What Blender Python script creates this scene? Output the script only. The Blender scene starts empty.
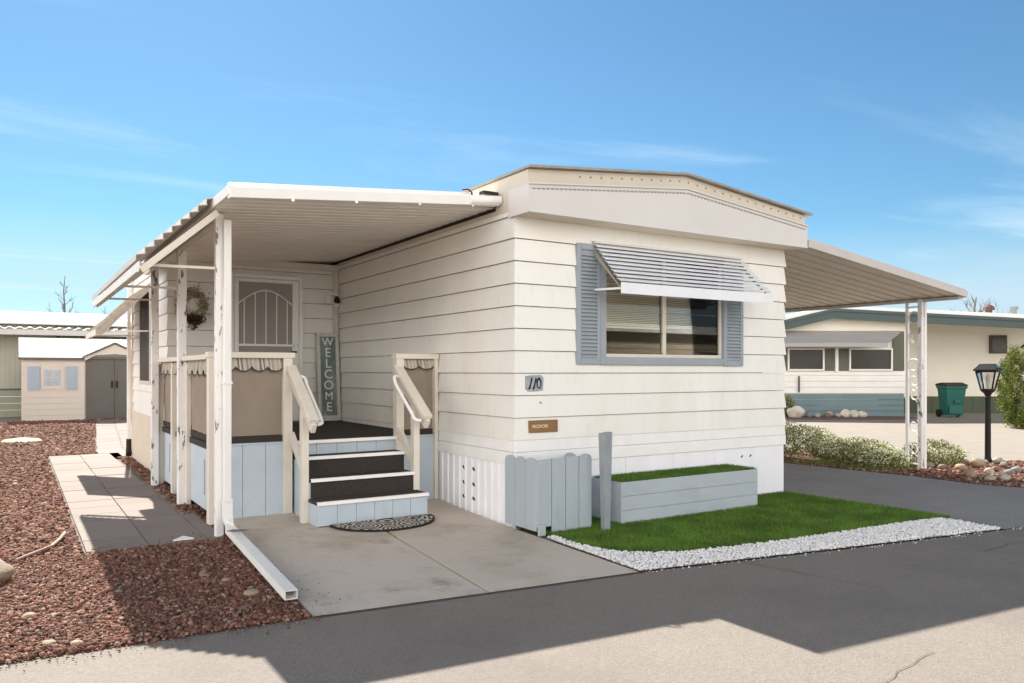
import bpy, math, random
import numpy as np
from mathutils import Vector, noise as mnoise
R = math.radians
random.seed(7); rng = np.random.default_rng(7)
scene = bpy.context.scene
col = scene.collection

# ------------------------------------------------------------------ camera, world, sun, exposure
VA = math.atan2(1224, 780)
RV = Vector((math.sin(VA), -math.cos(VA), 0)); DV = Vector((math.cos(VA), math.sin(VA), 0))
CAM = Vector((-3.807, -5.923, 1.41))
cam = bpy.data.cameras.new('camera'); camo = bpy.data.objects.new('camera', cam); col.objects.link(camo)
camo.location = CAM
camo.rotation_euler = (R(90), 0, math.atan2(DV.y, DV.x) - R(90))
cam.sensor_width = 36; cam.lens = 36 * 780 / 1024; cam.shift_y = 29.5 / 1024
cam.clip_end = 3000; cam.clip_start = 0.05
scene.camera = camo

SUN_DIR = Vector((.118, .985, 1.0)).normalized()
world = bpy.data.worlds.new('World'); scene.world = world; world.use_nodes = True
SKY_STRENGTH = .05
def build_world():
    nt = world.node_tree; n = nt.nodes; l = nt.links; n.clear()
    out = n.new('ShaderNodeOutputWorld'); bg = n.new('ShaderNodeBackground'); bg.inputs['Strength'].default_value = SKY_STRENGTH
    sky = n.new('ShaderNodeTexSky'); sky.sky_type = 'NISHITA'; sky.sun_disc = False
    sky.sun_elevation = math.asin(SUN_DIR.z); sky.sun_rotation = math.atan2(SUN_DIR.x, SUN_DIR.y)
    sky.altitude = 0; sky.air_density = 1.0; sky.dust_density = 0.25; sky.ozone_density = 3.0
    tc = n.new('ShaderNodeTexCoord'); sep = n.new('ShaderNodeSeparateXYZ'); l.new(tc.outputs['Generated'], sep.inputs[0])
    mx = n.new('ShaderNodeMath'); mx.operation = 'MAXIMUM'; mx.inputs[1].default_value = .06; l.new(sep.outputs['Z'], mx.inputs[0])
    def div(o):
        d = n.new('ShaderNodeMath'); d.operation = 'DIVIDE'; l.new(o, d.inputs[0]); l.new(mx.outputs[0], d.inputs[1]); return d.outputs[0]
    cmb = n.new('ShaderNodeCombineXYZ'); l.new(div(sep.outputs['X']), cmb.inputs[0]); l.new(div(sep.outputs['Y']), cmb.inputs[1])
    mp = n.new('ShaderNodeMapping'); l.new(cmb.outputs[0], mp.inputs[0]); mp.inputs['Rotation'].default_value = (0, 0, R(35)); mp.inputs['Scale'].default_value = (.35, 1.0, 1)
    mp.inputs['Location'].default_value = (1.3, .4, 0)
    nz = n.new('ShaderNodeTexNoise'); nz.inputs['Scale'].default_value = .9; nz.inputs['Detail'].default_value = 7; nz.inputs['Roughness'].default_value = .55; nz.inputs['Distortion'].default_value = .5
    l.new(mp.outputs[0], nz.inputs['Vector'])
    # thin wisps all over the sky
    cr = n.new('ShaderNodeMapRange'); cr.interpolation_type = 'SMOOTHSTEP'; l.new(nz.outputs[0], cr.inputs[0])
    cr.inputs[1].default_value = .50; cr.inputs[2].default_value = .78; cr.inputs[3].default_value = 0; cr.inputs[4].default_value = .5
    # added unseen bank of bright cloud behind the camera, filling the shaded front
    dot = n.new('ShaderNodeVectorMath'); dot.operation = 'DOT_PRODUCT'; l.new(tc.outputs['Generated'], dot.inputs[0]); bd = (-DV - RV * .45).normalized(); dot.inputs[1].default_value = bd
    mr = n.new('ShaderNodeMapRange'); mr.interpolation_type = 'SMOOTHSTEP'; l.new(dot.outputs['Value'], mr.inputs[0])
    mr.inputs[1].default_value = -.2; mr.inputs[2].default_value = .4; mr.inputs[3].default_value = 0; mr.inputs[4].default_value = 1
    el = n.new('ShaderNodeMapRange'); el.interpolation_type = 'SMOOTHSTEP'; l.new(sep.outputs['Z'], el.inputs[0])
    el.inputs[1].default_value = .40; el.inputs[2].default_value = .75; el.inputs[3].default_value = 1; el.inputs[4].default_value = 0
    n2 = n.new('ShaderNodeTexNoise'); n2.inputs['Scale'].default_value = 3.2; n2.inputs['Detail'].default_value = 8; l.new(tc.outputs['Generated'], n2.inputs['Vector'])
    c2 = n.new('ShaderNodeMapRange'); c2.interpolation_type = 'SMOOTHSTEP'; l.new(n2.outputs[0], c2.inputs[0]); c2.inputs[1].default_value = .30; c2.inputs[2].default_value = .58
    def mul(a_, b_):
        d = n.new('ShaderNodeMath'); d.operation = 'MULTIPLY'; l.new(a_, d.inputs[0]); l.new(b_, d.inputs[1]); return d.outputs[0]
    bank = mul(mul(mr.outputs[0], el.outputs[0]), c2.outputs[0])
    def mix(f, a_, c_):
        mx_ = n.new('ShaderNodeMix'); mx_.data_type = 'RGBA'; l.new(f, mx_.inputs['Factor']); l.new(a_, mx_.inputs[6]); mx_.inputs[7].default_value = c_; return mx_.outputs[2]
    tint = n.new('ShaderNodeMix'); tint.data_type = 'RGBA'; tint.blend_type = 'MULTIPLY'; tint.inputs['Factor'].default_value = 1
    l.new(sky.outputs[0], tint.inputs[6]); tint.inputs[7].default_value = SKYTINT
    # soft low cloud near the horizon
    lo = n.new('ShaderNodeMapRange'); lo.interpolation_type = 'SMOOTHSTEP'; l.new(sep.outputs['Z'], lo.inputs[0]); lo.inputs[1].default_value = .08; lo.inputs[2].default_value = .19; lo.inputs[3].default_value = 1; lo.inputs[4].default_value = 0
    n3 = n.new('ShaderNodeTexNoise'); n3.inputs['Scale'].default_value = 2.6; n3.inputs['Detail'].default_value = 7; m3 = n.new('ShaderNodeMapping'); m3.inputs['Scale'].default_value = (1, 1, 3.5); l.new(tc.outputs['Generated'], m3.inputs[0]); l.new(m3.outputs[0], n3.inputs['Vector'])
    c3 = n.new('ShaderNodeMapRange'); c3.interpolation_type = 'SMOOTHSTEP'; l.new(n3.outputs[0], c3.inputs[0]); c3.inputs[1].default_value = .35; c3.inputs[2].default_value = .62; c3.inputs[3].default_value = .45; c3.inputs[4].default_value = .92
    out_c = mix(bank, mix(mul(lo.outputs[0], c3.outputs[0]), mix(cr.outputs[0], tint.outputs[2], WISP), LOWC), FILL_CLOUD)
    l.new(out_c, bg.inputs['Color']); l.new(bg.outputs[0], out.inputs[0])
SKYTINT = (.69, 1.0, 1.06, 1); WISP = (7.6, 9.2, 10.4, 1); LOWC = (5.6, 7.0, 8.1, 1)
FILL_CLOUD = (36, 33.4, 30.6, 1)
build_world()
sun = bpy.data.lights.new('sun', 'SUN'); sun.energy = 5.0; sun.angle = R(.5); sun.color = (1, .95, .87)
suno = bpy.data.objects.new('sun', sun); col.objects.link(suno)
suno.rotation_euler = SUN_DIR.to_track_quat('Z', 'Y').to_euler(); suno.location = (0, 20, 20)
scene.view_settings.view_transform = 'Standard'; scene.view_settings.look = 'None'
scene.view_settings.exposure = 1.25; scene.view_settings.gamma = 1; scene.view_settings.use_curve_mapping = False
scene.cycles.max_bounces = 8; scene.cycles.diffuse_bounces = 5; scene.cycles.transparent_max_bounces = 12

# ------------------------------------------------------------------ materials
def M(name, c, rough=.6, var=.08, vs=3., bump=0., bs=60., metal=0., spec=.4, stain=None, island=None, stretch=None, detail=5):
    """procedural principled material; var: noise brightness variation, stain=(colour, scale, lo, hi), island=[colours] per loose piece"""
    m = bpy.data.materials.new(name); m.use_nodes = True; nt = m.node_tree; n = nt.nodes; l = nt.links
    b = n['Principled BSDF']; b.inputs['Roughness'].default_value = rough; b.inputs['Metallic'].default_value = metal
    b.inputs['Specular IOR Level'].default_value = spec
    geo = n.new('ShaderNodeNewGeometry'); pos = geo.outputs['Position']
    if stretch:
        mp = n.new('ShaderNodeMapping'); mp.inputs['Scale'].default_value = stretch; l.new(pos, mp.inputs[0]); vec = mp.outputs[0]
    else: vec = pos
    if island:
        ramp = n.new('ShaderNodeValToRGB'); ramp.color_ramp.interpolation = 'LINEAR'
        els = ramp.color_ramp.elements
        while len(els) < len(island): els.new(.5)
        for i, cc in enumerate(island): els[i].position = i / (len(island) - 1); els[i].color = (*cc, 1)
        l.new(geo.outputs['Random Per Island'], ramp.inputs[0]); base = ramp.outputs[0]
    else:
        rgb = n.new('ShaderNodeRGB'); rgb.outputs[0].default_value = (*c, 1); base = rgb.outputs[0]
    nz = n.new('ShaderNodeTexNoise'); nz.inputs['Scale'].default_value = vs; nz.inputs['Detail'].default_value = detail; nz.inputs['Roughness'].default_value = .6; l.new(vec, nz.inputs['Vector'])
    mr = n.new('ShaderNodeMapRange'); l.new(nz.outputs[0], mr.inputs[0]); mr.inputs[1].default_value = .25; mr.inputs[2].default_value = .75
    mr.inputs[3].default_value = 1 - var; mr.inputs[4].default_value = 1 + var
    hsv = n.new('ShaderNodeHueSaturation'); l.new(base, hsv.inputs['Color']); l.new(mr.outputs[0], hsv.inputs['Value'])
    out = hsv.outputs[0]
    if stain:
        for (sc_, s_, lo, hi, amt) in (stain if isinstance(stain, list) else [stain]):
            z2 = n.new('ShaderNodeTexNoise'); z2.inputs['Scale'].default_value = s_; z2.inputs['Detail'].default_value = 6; z2.inputs['Roughness'].default_value = .65; l.new(vec, z2.inputs['Vector'])
            m2 = n.new('ShaderNodeMapRange'); m2.interpolation_type = 'SMOOTHSTEP'; l.new(z2.outputs[0], m2.inputs[0]); m2.inputs[1].default_value = lo; m2.inputs[2].default_value = hi; m2.inputs[4].default_value = amt
            mx = n.new('ShaderNodeMix'); mx.data_type = 'RGBA'; l.new(m2.outputs[0], mx.inputs['Factor']); l.new(out, mx.inputs[6]); mx.inputs[7].default_value = (*sc_, 1); out = mx.outputs[2]
    l.new(out, b.inputs['Base Color'])
    if bump:
        nb = n.new('ShaderNodeTexNoise'); nb.inputs['Scale'].default_value = bs; nb.inputs['Detail'].default_value = 4; l.new(pos, nb.inputs['Vector'])
        bp = n.new('ShaderNodeBump'); bp.inputs['Strength'].default_value = bump; bp.inputs['Distance'].default_value = .01; l.new(nb.outputs[0], bp.inputs['Height']); l.new(bp.outputs[0], b.inputs['Normal'])
    return m

siding_m = M('cream_siding', (.80, .79, .742), .45, .05, 2.2, .12, 5, stain=[((.56, .48, .36), 1.1, .5, .8, .32), ((.62, .58, .52), 9, .52, .78, .28), ((.45, .38, .29), 5, .62, .8, .25)], stretch=(1.6, 1.6, .45))
white_m = M('white_paint', (.85, .84, .83), .5, .05, 4, .08, 25, stain=((.55, .5, .42), 5, .58, .8, .3))
skirt_m = M('white_skirt_paint', (.86, .86, .89), .55, .05, 5, .15, 40, stain=((.5, .46, .4), 3.5, .6, .85, .3), stretch=(1, 1, .25))
fascia_m = M('fascia_paint', (.62, .595, .575), .5, .04, 1.5, .05, 6, stain=((.6, .55, .46), 4, .6, .9, .25))
band_m = M('roof_band_paint', (.58, .53, .44), .5, .06, 3, .1, 20, stain=((.45, .36, .2), 2.5, .55, .8, .35))
tan_m = M('tan_trim_paint', (.66, .58, .47), .55, .06, 4, .1, 30, stain=((.45, .37, .28), 6, .6, .85, .3))
rail_m = M('cream_rail_paint', (.68, .63, .55), .5, .06, 5, .1, 30, stain=((.42, .36, .3), 7, .6, .85, .3))
alu_m = M('white_aluminium', (.84, .79, .73), .4, .05, 3, .05, 12, stain=((.6, .5, .4), 3, .58, .85, .3))
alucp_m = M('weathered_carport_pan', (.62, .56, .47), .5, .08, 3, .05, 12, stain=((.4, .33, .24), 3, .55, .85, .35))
cpf_m = M('weathered_carport_fascia', (.52, .49, .46), .5, .07, 3, .05, 15)
gutter_m = M('gutter_paint', (.78, .77, .74), .4, .05, 4, .05, 15, stain=((.5, .45, .38), 6, .6, .85, .3), stretch=(1, 1, .4))
post_m = M('peeling_post_paint', (.78, .77, .76), .55, .05, 5, .15, 40, stain=[((.10, .09, .085), 8, .585, .615, .9), ((.5, .42, .36), 3, .58, .8, .3)], stretch=(2.2, 2.2, .7))
roofd_m = M('roof_edge_metal', (.30, .27, .23), .5, .2, 8)
roofw_m = M('white_roof_coating', (.82, .82, .80), .6, .05, 2)
shut_m = M('grey_blue_shutter', (.30, .34, .38), .5, .06, 6, .05, 30)
blue_m = M('pale_blue_paint', (.46, .535, .60), .55, .06, 5, .12, 40, stain=[((.34, .38, .41), 4, .52, .8, .5), ((.3, .27, .22), 11, .62, .76, .35)])
fence_m = M('grey_blue_paint', (.37, .425, .46), .6, .07, 5, .15, 45, stain=((.28, .32, .35), 6, .55, .8, .45), stretch=(1, 1, .3))
planter_m = M('planter_blue_paint', (.42, .475, .51), .6, .06, 5, .15, 45, stain=[((.27, .31, .33), 4, .5, .78, .5), ((.55, .55, .52), 16, .62, .72, .35)], stretch=(.4, 1, 1))
gpost_m = M('weathered_grey_paint', (.27, .30, .32), .7, .14, 9, .25, 50, stain=((.5, .5, .48), 14, .6, .72, .5), stretch=(1, 1, .5))
carpet_m = M('dark_brown_carpet', (.042, .036, .031), .95, .25, 60, .5, 400)
awn_m = M('awning_slat_paint', (.76, .77, .80), .4, .04, 5)
awnd_m = M('weathered_awning_underside', (.50, .43, .36), .6, .14, 4, .1, 20, stain=((.2, .15, .11), 5, .5, .75, .5))
black_m = M('black_paint', (.012, .012, .013), .55, .1, 10, spec=.25)
blackgap_m = M('dark_rubber_and_gap', (.02, .017, .016), .8, .2, 20)
steel_m = M('brushed_metal', (.5, .49, .47), .3, .05, 20, metal=.9)
bronze_m = M('dark_bronze', (.04, .03, .022), .35, .1, 10, metal=.6)
mesh_m = M('screen_mesh', (.33, .31, .285), .55, .05, 2, .1, 900)
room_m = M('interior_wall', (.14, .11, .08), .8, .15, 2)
blind_m = M('cream_blind', (.85, .76, .56), .6, .05, 4)
frame_m = M('cream_window_frame', (.62, .58, .5), .45, .05, 8)
def fabric(name, c, c2=None):
    m = M(name, c, .9, .06, 6, .12, 500)
    if c2:
        nt = m.node_tree; n = nt.nodes; l = nt.links; b = n['Principled BSDF']
        geo = n.new('ShaderNodeNewGeometry'); sp = n.new('ShaderNodeSeparateXYZ'); l.new(geo.outputs['Position'], sp.inputs[0])
        ad = n.new('ShaderNodeMath'); l.new(sp.outputs['X'], ad.inputs[0]); l.new(sp.outputs['Y'], ad.inputs[1])
        def wv(f, lo, hi):
            mu = n.new('ShaderNodeMath'); mu.operation = 'MULTIPLY'; mu.inputs[1].default_value = f; l.new(ad.outputs[0], mu.inputs[0])
            si = n.new('ShaderNodeMath'); si.operation = 'SINE'; l.new(mu.outputs[0], si.inputs[0])
            mr = n.new('ShaderNodeMapRange'); l.new(si.outputs[0], mr.inputs[0]); mr.inputs[1].default_value = lo; mr.inputs[2].default_value = hi; return mr.outputs[0]
        out = b.inputs['Base Color'].links[0].from_socket
        for (f, lo, hi, c3) in ((62, .1, .5, c2), (31, .7, .9, (.16, .145, .13)), (155, .3, .7, (.5, .47, .42))):
            mx = n.new('ShaderNodeMix'); mx.data_type = 'RGBA'; l.new(wv(f, lo, hi), mx.inputs['Factor']); l.new(out, mx.inputs[6]); mx.inputs[7].default_value = (*c3, 1); out = mx.outputs[2]
        l.new(out, b.inputs['Base Color'])
    return m
cloth_m = fabric('taupe_screen_fabric', (.27, .225, .185))
val_m = fabric('striped_valance_fabric', (.40, .36, .31), (.28, .25, .22))
def glass(name, tint=(1, 1, 1), refl=.0):
    m = bpy.data.materials.new(name); m.use_nodes = True; nt = m.node_tree; n = nt.nodes; l = nt.links; n.clear()
    o = n.new('ShaderNodeOutputMaterial'); mix = n.new('ShaderNodeMixShader'); t = n.new('ShaderNodeBsdfTransparent'); t.inputs[0].default_value = (*tint, 1)
    g = n.new('ShaderNodeBsdfGlossy'); g.inputs['Roughness'].default_value = .015; fr = n.new('ShaderNodeFresnel'); fr.inputs[0].default_value = 1.4
    ad = n.new('ShaderNodeMath'); ad.inputs[1].default_value = refl; l.new(fr.outputs[0], ad.inputs[0])
    nz = n.new('ShaderNodeTexNoise'); nz.inputs['Scale'].default_value = 1.1; geo = n.new('ShaderNodeNewGeometry'); l.new(geo.outputs['Position'], nz.inputs['Vector'])
    bp = n.new('ShaderNodeBump'); bp.inputs['Strength'].default_value = .06; bp.inputs['Distance'].default_value = .01; l.new(nz.outputs[0], bp.inputs['Height']); l.new(bp.outputs[0], g.inputs['Normal'])
    l.new(ad.outputs[0], mix.inputs[0]); l.new(t.outputs[0], mix.inputs[1]); l.new(g.outputs[0], mix.inputs[2]); l.new(mix.outputs[0], o.inputs[0]); return m
glass_m = glass('window_glass', (.85, .85, .83))
lampglass_m = glass('lamp_glass', (.9, .9, .88), .1)

# ------------------------------------------------------------------ mesh helpers
ORG = {}
def link(o, parent=None, loc=None):
    col.objects.link(o)
    if parent is not None: o.parent = parent
    return o
class MB:
    def __init__(s): s.v = []; s.f = []
    def poly(s, pts):
        i = len(s.v); s.v += [tuple(p) for p in pts]; s.f.append(tuple(range(i, i + len(pts)))); return s
    def box(s, x0, x1, y0, y1, z0, z1):
        i = len(s.v)
        s.v += [(x0, y0, z0), (x1, y0, z0), (x1, y1, z0), (x0, y1, z0), (x0, y0, z1), (x1, y0, z1), (x1, y1, z1), (x0, y1, z1)]
        s.f += [tuple(i + k for k in q) for q in ((3, 2, 1, 0), (4, 5, 6, 7), (0, 1, 5, 4), (1, 2, 6, 5), (2, 3, 7, 6), (3, 0, 4, 7))]; return s
    def prism(s, pts, vec):
        n = len(pts); i = len(s.v); vec = Vector(vec)
        s.v += [tuple(p) for p in pts] + [tuple(Vector(p) + vec) for p in pts]
        s.f.append(tuple(range(i + n - 1, i - 1, -1))); s.f.append(tuple(range(i + n, i + 2 * n)))
        for k in range(n): s.f.append((i + k, i + (k + 1) % n, i + n + (k + 1) % n, i + n + k))
        return s
    def beam(s, p, q, w, h, up=(0, 0, 1)):
        p = Vector(p); q = Vector(q); d = (q - p).normalized(); up = Vector(up)
        a = d.cross(up).normalized() * w / 2; b = a.normalized().cross(d).normalized() * h / 2
        return s.prism([p - a - b, p + a - b, p + a + b, p - a + b], q - p)
    def tube(s, pts, r, n=8, cap=True):
        pts = [Vector(p) for p in pts]; i0 = len(s.v)
        rs = r if isinstance(r, (list, tuple)) else [r] * len(pts)
        a = None
        for k, p in enumerate(pts):
            d = (pts[min(k + 1, len(pts) - 1)] - pts[max(k - 1, 0)])
            if d.length < 1e-9: d = Vector((0, 0, 1))
            d.normalize()
            if a is None: a = d.cross(Vector((0, 0, 1)) if abs(d.z) < .9 else Vector((1, 0, 0)))
            a = (a - d * a.dot(d)).normalized(); b = d.cross(a).normalized()
            for j in range(n):
                t = 2 * math.pi * j / n; s.v.append(tuple(p + (a * math.cos(t) + b * math.sin(t)) * rs[k]))
        for k in range(len(pts) - 1):
            for j in range(n):
                s.f.append((i0 + k * n + j, i0 + k * n + (j + 1) % n, i0 + (k + 1) * n + (j + 1) % n, i0 + (k + 1) * n + j))
        if cap:
            s.f.append(tuple(i0 + j for j in range(n - 1, -1, -1))); s.f.append(tuple(i0 + (len(pts) - 1) * n + j for j in range(n)))
        return s
    def lathe(s, c, prof, n=20):
        c = Vector(c); i0 = len(s.v)
        for (r_, z) in prof:
            for j in range(n):
                t = 2 * math.pi * j / n; s.v.append((c.x + r_ * math.cos(t), c.y + r_ * math.sin(t), c.z + z))
        for k in range(len(prof) - 1):
            for j in range(n): s.f.append((i0 + k * n + j, i0 + k * n + (j + 1) % n, i0 + (k + 1) * n + (j + 1) % n, i0 + (k + 1) * n + j))
        s.f.append(tuple(i0 + j for j in range(n - 1, -1, -1))); s.f.append(tuple(i0 + (len(prof) - 1) * n + j for j in range(n)))
        return s
    def build_each(s, name, mat, parent, bevel=0., smooth=False):
        par = list(range(len(s.v)))
        def find(i):
            while par[i] != i: par[i] = par[par[i]]; i = par[i]
            return i
        for f in s.f:
            for k in f[1:]: par[find(k)] = find(f[0])
        g = {}
        for f in s.f: g.setdefault(find(f[0]), []).append(f)
        out = []
        for fs in g.values():
            ids = sorted({k for f in fs for k in f}); mp = {k: i for i, k in enumerate(ids)}; m = MB(); m.v = [s.v[k] for k in ids]; m.f = [tuple(mp[k] for k in f) for f in fs]; out.append(m.build(name, mat, parent, bevel, smooth))
        return out
    def xf(s, fn): s.v = [tuple(fn(*p)) for p in s.v]; return s
    def build(s, name, mat, parent=None, bevel=0., smooth=False):
        me = bpy.data.meshes.new(name)
        off = ORG.get(parent.name, Vector((0, 0, 0))) if parent is not None else Vector((0, 0, 0))
        o_ = None
        if parent is None:
            # origin at the base centre of the mesh
            a = np.array(s.v); o_ = Vector(((a[:, 0].min() + a[:, 0].max()) / 2, (a[:, 1].min() + a[:, 1].max()) / 2, a[:, 2].min())); off = o_
        me.from_pydata([(x - off.x, y - off.y, z - off.z) for x, y, z in s.v], [], s.f); me.update()
        me.materials.append(mat)
        if smooth:
            me.polygons.foreach_set('use_smooth', [True] * len(me.polygons))
        o = bpy.data.objects.new(name, me); link(o, parent)
        if parent is None: o.location = o_; ORG[o.name] = o_
        else: ORG[o.name] = off
        if bevel:
            b = o.modifiers.new('bevel', 'BEVEL'); b.width = bevel; b.segments = 2; b.limit_method = 'ANGLE'; b.angle_limit = R(40)
            for p in me.polygons: p.use_smooth = False
        return o
def empty(name, loc):
    o = bpy.data.objects.new(name, None); o.empty_display_size = .1; col.objects.link(o); o.location = loc; ORG[o.name] = Vector(loc); return o
def tag(o, label=None, cat=None, group=None, kind=None):
    if label: o['label'] = label
    if cat: o['category'] = cat
    if group: o['group'] = group
    if kind: o['kind'] = kind
    return o
def np_mesh(name, V, F, mat, parent=None, mats=None, midx=None, smooth=False):
    """fast mesh from numpy: V (n,3), F (m,k)"""
    me = bpy.data.meshes.new(name); V = np.asarray(V, dtype=np.float32); F = np.asarray(F, dtype=np.int32)
    off = ORG.get(parent.name, Vector((0, 0, 0))) if parent is not None else Vector((float(V[:, 0].mean()), float(V[:, 1].mean()), float(V[:, 2].min())))
    V = V - np.array(off, dtype=np.float32)
    me.vertices.add(len(V)); me.vertices.foreach_set('co', V.ravel())
    k = F.shape[1]; me.loops.add(F.size); me.loops.foreach_set('vertex_index', F.ravel())
    me.polygons.add(len(F)); me.polygons.foreach_set('loop_start', np.arange(0, F.size, k, dtype=np.int32))
    if midx is not None: me.polygons.foreach_set('material_index', np.asarray(midx, dtype=np.int32))
    if smooth: me.polygons.foreach_set('use_smooth', np.ones(len(F), dtype=bool))
    me.update(calc_edges=True); me.validate()
    for m in (mats or [mat]): me.materials.append(m)
    o = bpy.data.objects.new(name, me); link(o, parent)
    if parent is None: o.location = off
    ORG[o.name] = off
    return o
def text(body, size, fn, mat, parent, name='lettering', shear=0., depth=.002, spacing=1., bold=0.):
    cu = bpy.data.curves.new(name, 'FONT'); cu.body = body; cu.size = size; cu.shear = shear; cu.extrude = depth; cu.align_x = 'CENTER'; cu.align_y = 'CENTER'; cu.space_line = spacing; cu.offset = bold
    tmp = bpy.data.objects.new('tmp_text', cu); col.objects.link(tmp)
    dg = bpy.context.evaluated_depsgraph_get(); me = bpy.data.meshes.new_from_object(tmp.evaluated_get(dg))
    mb = MB(); mb.v = [tuple(fn(*v.co)) for v in me.vertices]; mb.f = [tuple(p.vertices) for p in me.polygons]
    bpy.data.objects.remove(tmp); bpy.data.meshes.remove(me); bpy.data.curves.remove(cu)
    return mb.build(name, mat, parent)
def struct(name, mb, mat): return tag(mb.build(name, mat), kind='structure')
def sheet(pts, z): 
    m = MB(); m.poly([(p[0], p[1], p[2] if len(p) > 2 else z) for p in pts]); return m
def inpoly(x, y, P):
    x = np.asarray(x); y = np.asarray(y); c = np.zeros(x.shape, bool); n = len(P)
    for i in range(n):
        x0, y0 = P[i][:2]; x1, y1 = P[i - 1][:2]
        cond = ((y0 > y) != (y1 > y)) & (x < (x1 - x0) * (y - y0) / ((y1 - y0) + 1e-12) + x0); c ^= cond
    return c
def L(u, w, z): p = CAM + RV * u + DV * w; return (p.x, p.y, z)

# ================================================================== SETTING: ground, road, drives, path
earth_m = M('sunbaked_ground', (.28, .25, .21), .9, .12, .5, .2, 60)
def asphalt(name, c, fine=.2):
    m = M(name, c, .9, fine * .95, 55, .55, 120, stain=[((c[0]*.70, c[1]*.70, c[2]*.71), .7, .42, .70, .6), ((c[0]*1.25, c[1]*1.22, c[2]*1.18), 2.1, .52, .78, .45), ((c[0]*.6, c[1]*.6, c[2]*.6), 9, .58, .74, .35), ((c[0]*1.35, c[1]*1.33, c[2]*1.3), 38, .6, .72, .35)], detail=3)
    return m
road_m = asphalt('worn_asphalt', (.20, .172, .146))
drive_m = asphalt('driveway_asphalt', (.27, .245, .22), .25)
concrete_m = M('slab_concrete', (.53, .46, .385), .85, .08, 90, .25, 160, stain=[((.30, .245, .18), .75, .44, .70, .8), ((.17, .135, .10), 1.9, .54, .74, .7), ((.54, .51, .48), 4.2, .52, .75, .4), ((.2, .17, .14), 22, .62, .74, .4)])
drivec_m = M('neighbour_drive_concrete', (.25, .215, .178), .9, .08, 2, .15, 90)
tile_m = M('path_tile_concrete', (.28, .24, .21), .85, .07, 60, .2, 120, island=[(.188, .15, .127), (.212, .172, .148), (.2, .16, .137), (.225, .184, .158)], stain=((.25, .21, .18), 2.5, .55, .8, .3))

struct('ground', sheet([(-300, -300), (300, -300), (300, 400), (-300, 400)], -.03), earth_m)
ROADEDGE = [(-40, 1.2), (-8, -1.05), (-3.87, -1.42), (-2.37, -1.54), (-.11, -1.79), (1.7, -2.12), (3.62, -2.43), (6.5, -2.6), (9, -3.2), (16, -6.5), (40, -20)]
def road():
    m = MB(); n = len(ROADEDGE)
    low = [(-40, -16), (-8, -16), (-3.87, -16), (-2.37, -16), (-.11, -16), (1.7, -16), (3.62, -16), (6.5, -17), (9, -18), (16, -21), (40, -34)]
    for i in range(n - 1):
        a, b = ROADEDGE[i], ROADEDGE[i + 1]; m.poly([(low[i][0], low[i][1], -.02), (low[i + 1][0], low[i + 1][1], -.02), (b[0], b[1], -.004), (a[0], a[1], -.004)])
    return m
struct('road', road(), road_m)
# asphalt drive on the right, from the road up under the carport
struct('driveway', sheet([(3.62, -2.43), (6.5, -2.6), (6.45, -1.3), (6.28, -.8), (6.33, 0), (6.24, .86), (6.15, 1.9), (6.1, 9), (6.1, 16), (3.69, 16), (3.69, 0), (3.66, -1.82)], .002), drive_m)
struct('neighbour_driveway', sheet([(8.05, 16), (8.05, 1.2), (8.9, .5), (10.2, -.6), (14, -4.9), (40, -18), (44, 10), (34, 24)], -.001), drivec_m)
# patio slab: rises a little towards the deck
def slab():
    m = MB(); segs = [(-2.36, -1.54, -1.27, -1.665), (-1.245, -1.668, -.11, -1.79)]
    for k, (xa, ya, xb, yb) in enumerate(segs):
        top = 1.9
        xt0, xt1 = ((-2.16, -.955) if k == 0 else (-.93, .0))
        rows = []
        for (t, z) in ((0, -.001), (.5, .008), (.55, .012), (.75, .03), (.9, .058), (1, .06)):
            rows.append([(xa + (xt0 - xa) * t, ya + (top - ya) * t, z), (xb + (xt1 - xb) * t, yb + (top - yb) * t, z)])
        for a, b in zip(rows, rows[1:]): m.poly([a[0], a[1], b[1], b[0]])
        for i in range(len(rows)):   # vertical sides
            pass
        for (s_, rev) in ((0, 1), (1, 0)):
            pts = [r_[s_] for r_ in rows]; m.poly(pts + [(p[0], p[1], -.03) for p in reversed(pts)])
        m.poly([rows[0][0], rows[0][1], (rows[0][1][0], rows[0][1][1], -.03), (rows[0][0][0], rows[0][0][1], -.03)])
    return m
struct('patio_slab', slab(), concrete_m)
m = MB(); P_ = [(-2.37, -1.545), (-1.6, -1.632), (-1.0, -1.70), (-.4, -1.765), (-.08, -1.80)]
for i_, (a, b) in enumerate(zip(P_, P_[1:])): m.poly([(a[0], a[1] - .013, .0022), (b[0], b[1] - .013, .0022), (b[0], b[1] + .009, .0022), (a[0], a[1] + .009, .0022)])
struct('slab_joint', m, M('joint_tar', (.05, .045, .04), .95, .3, 30))
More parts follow.
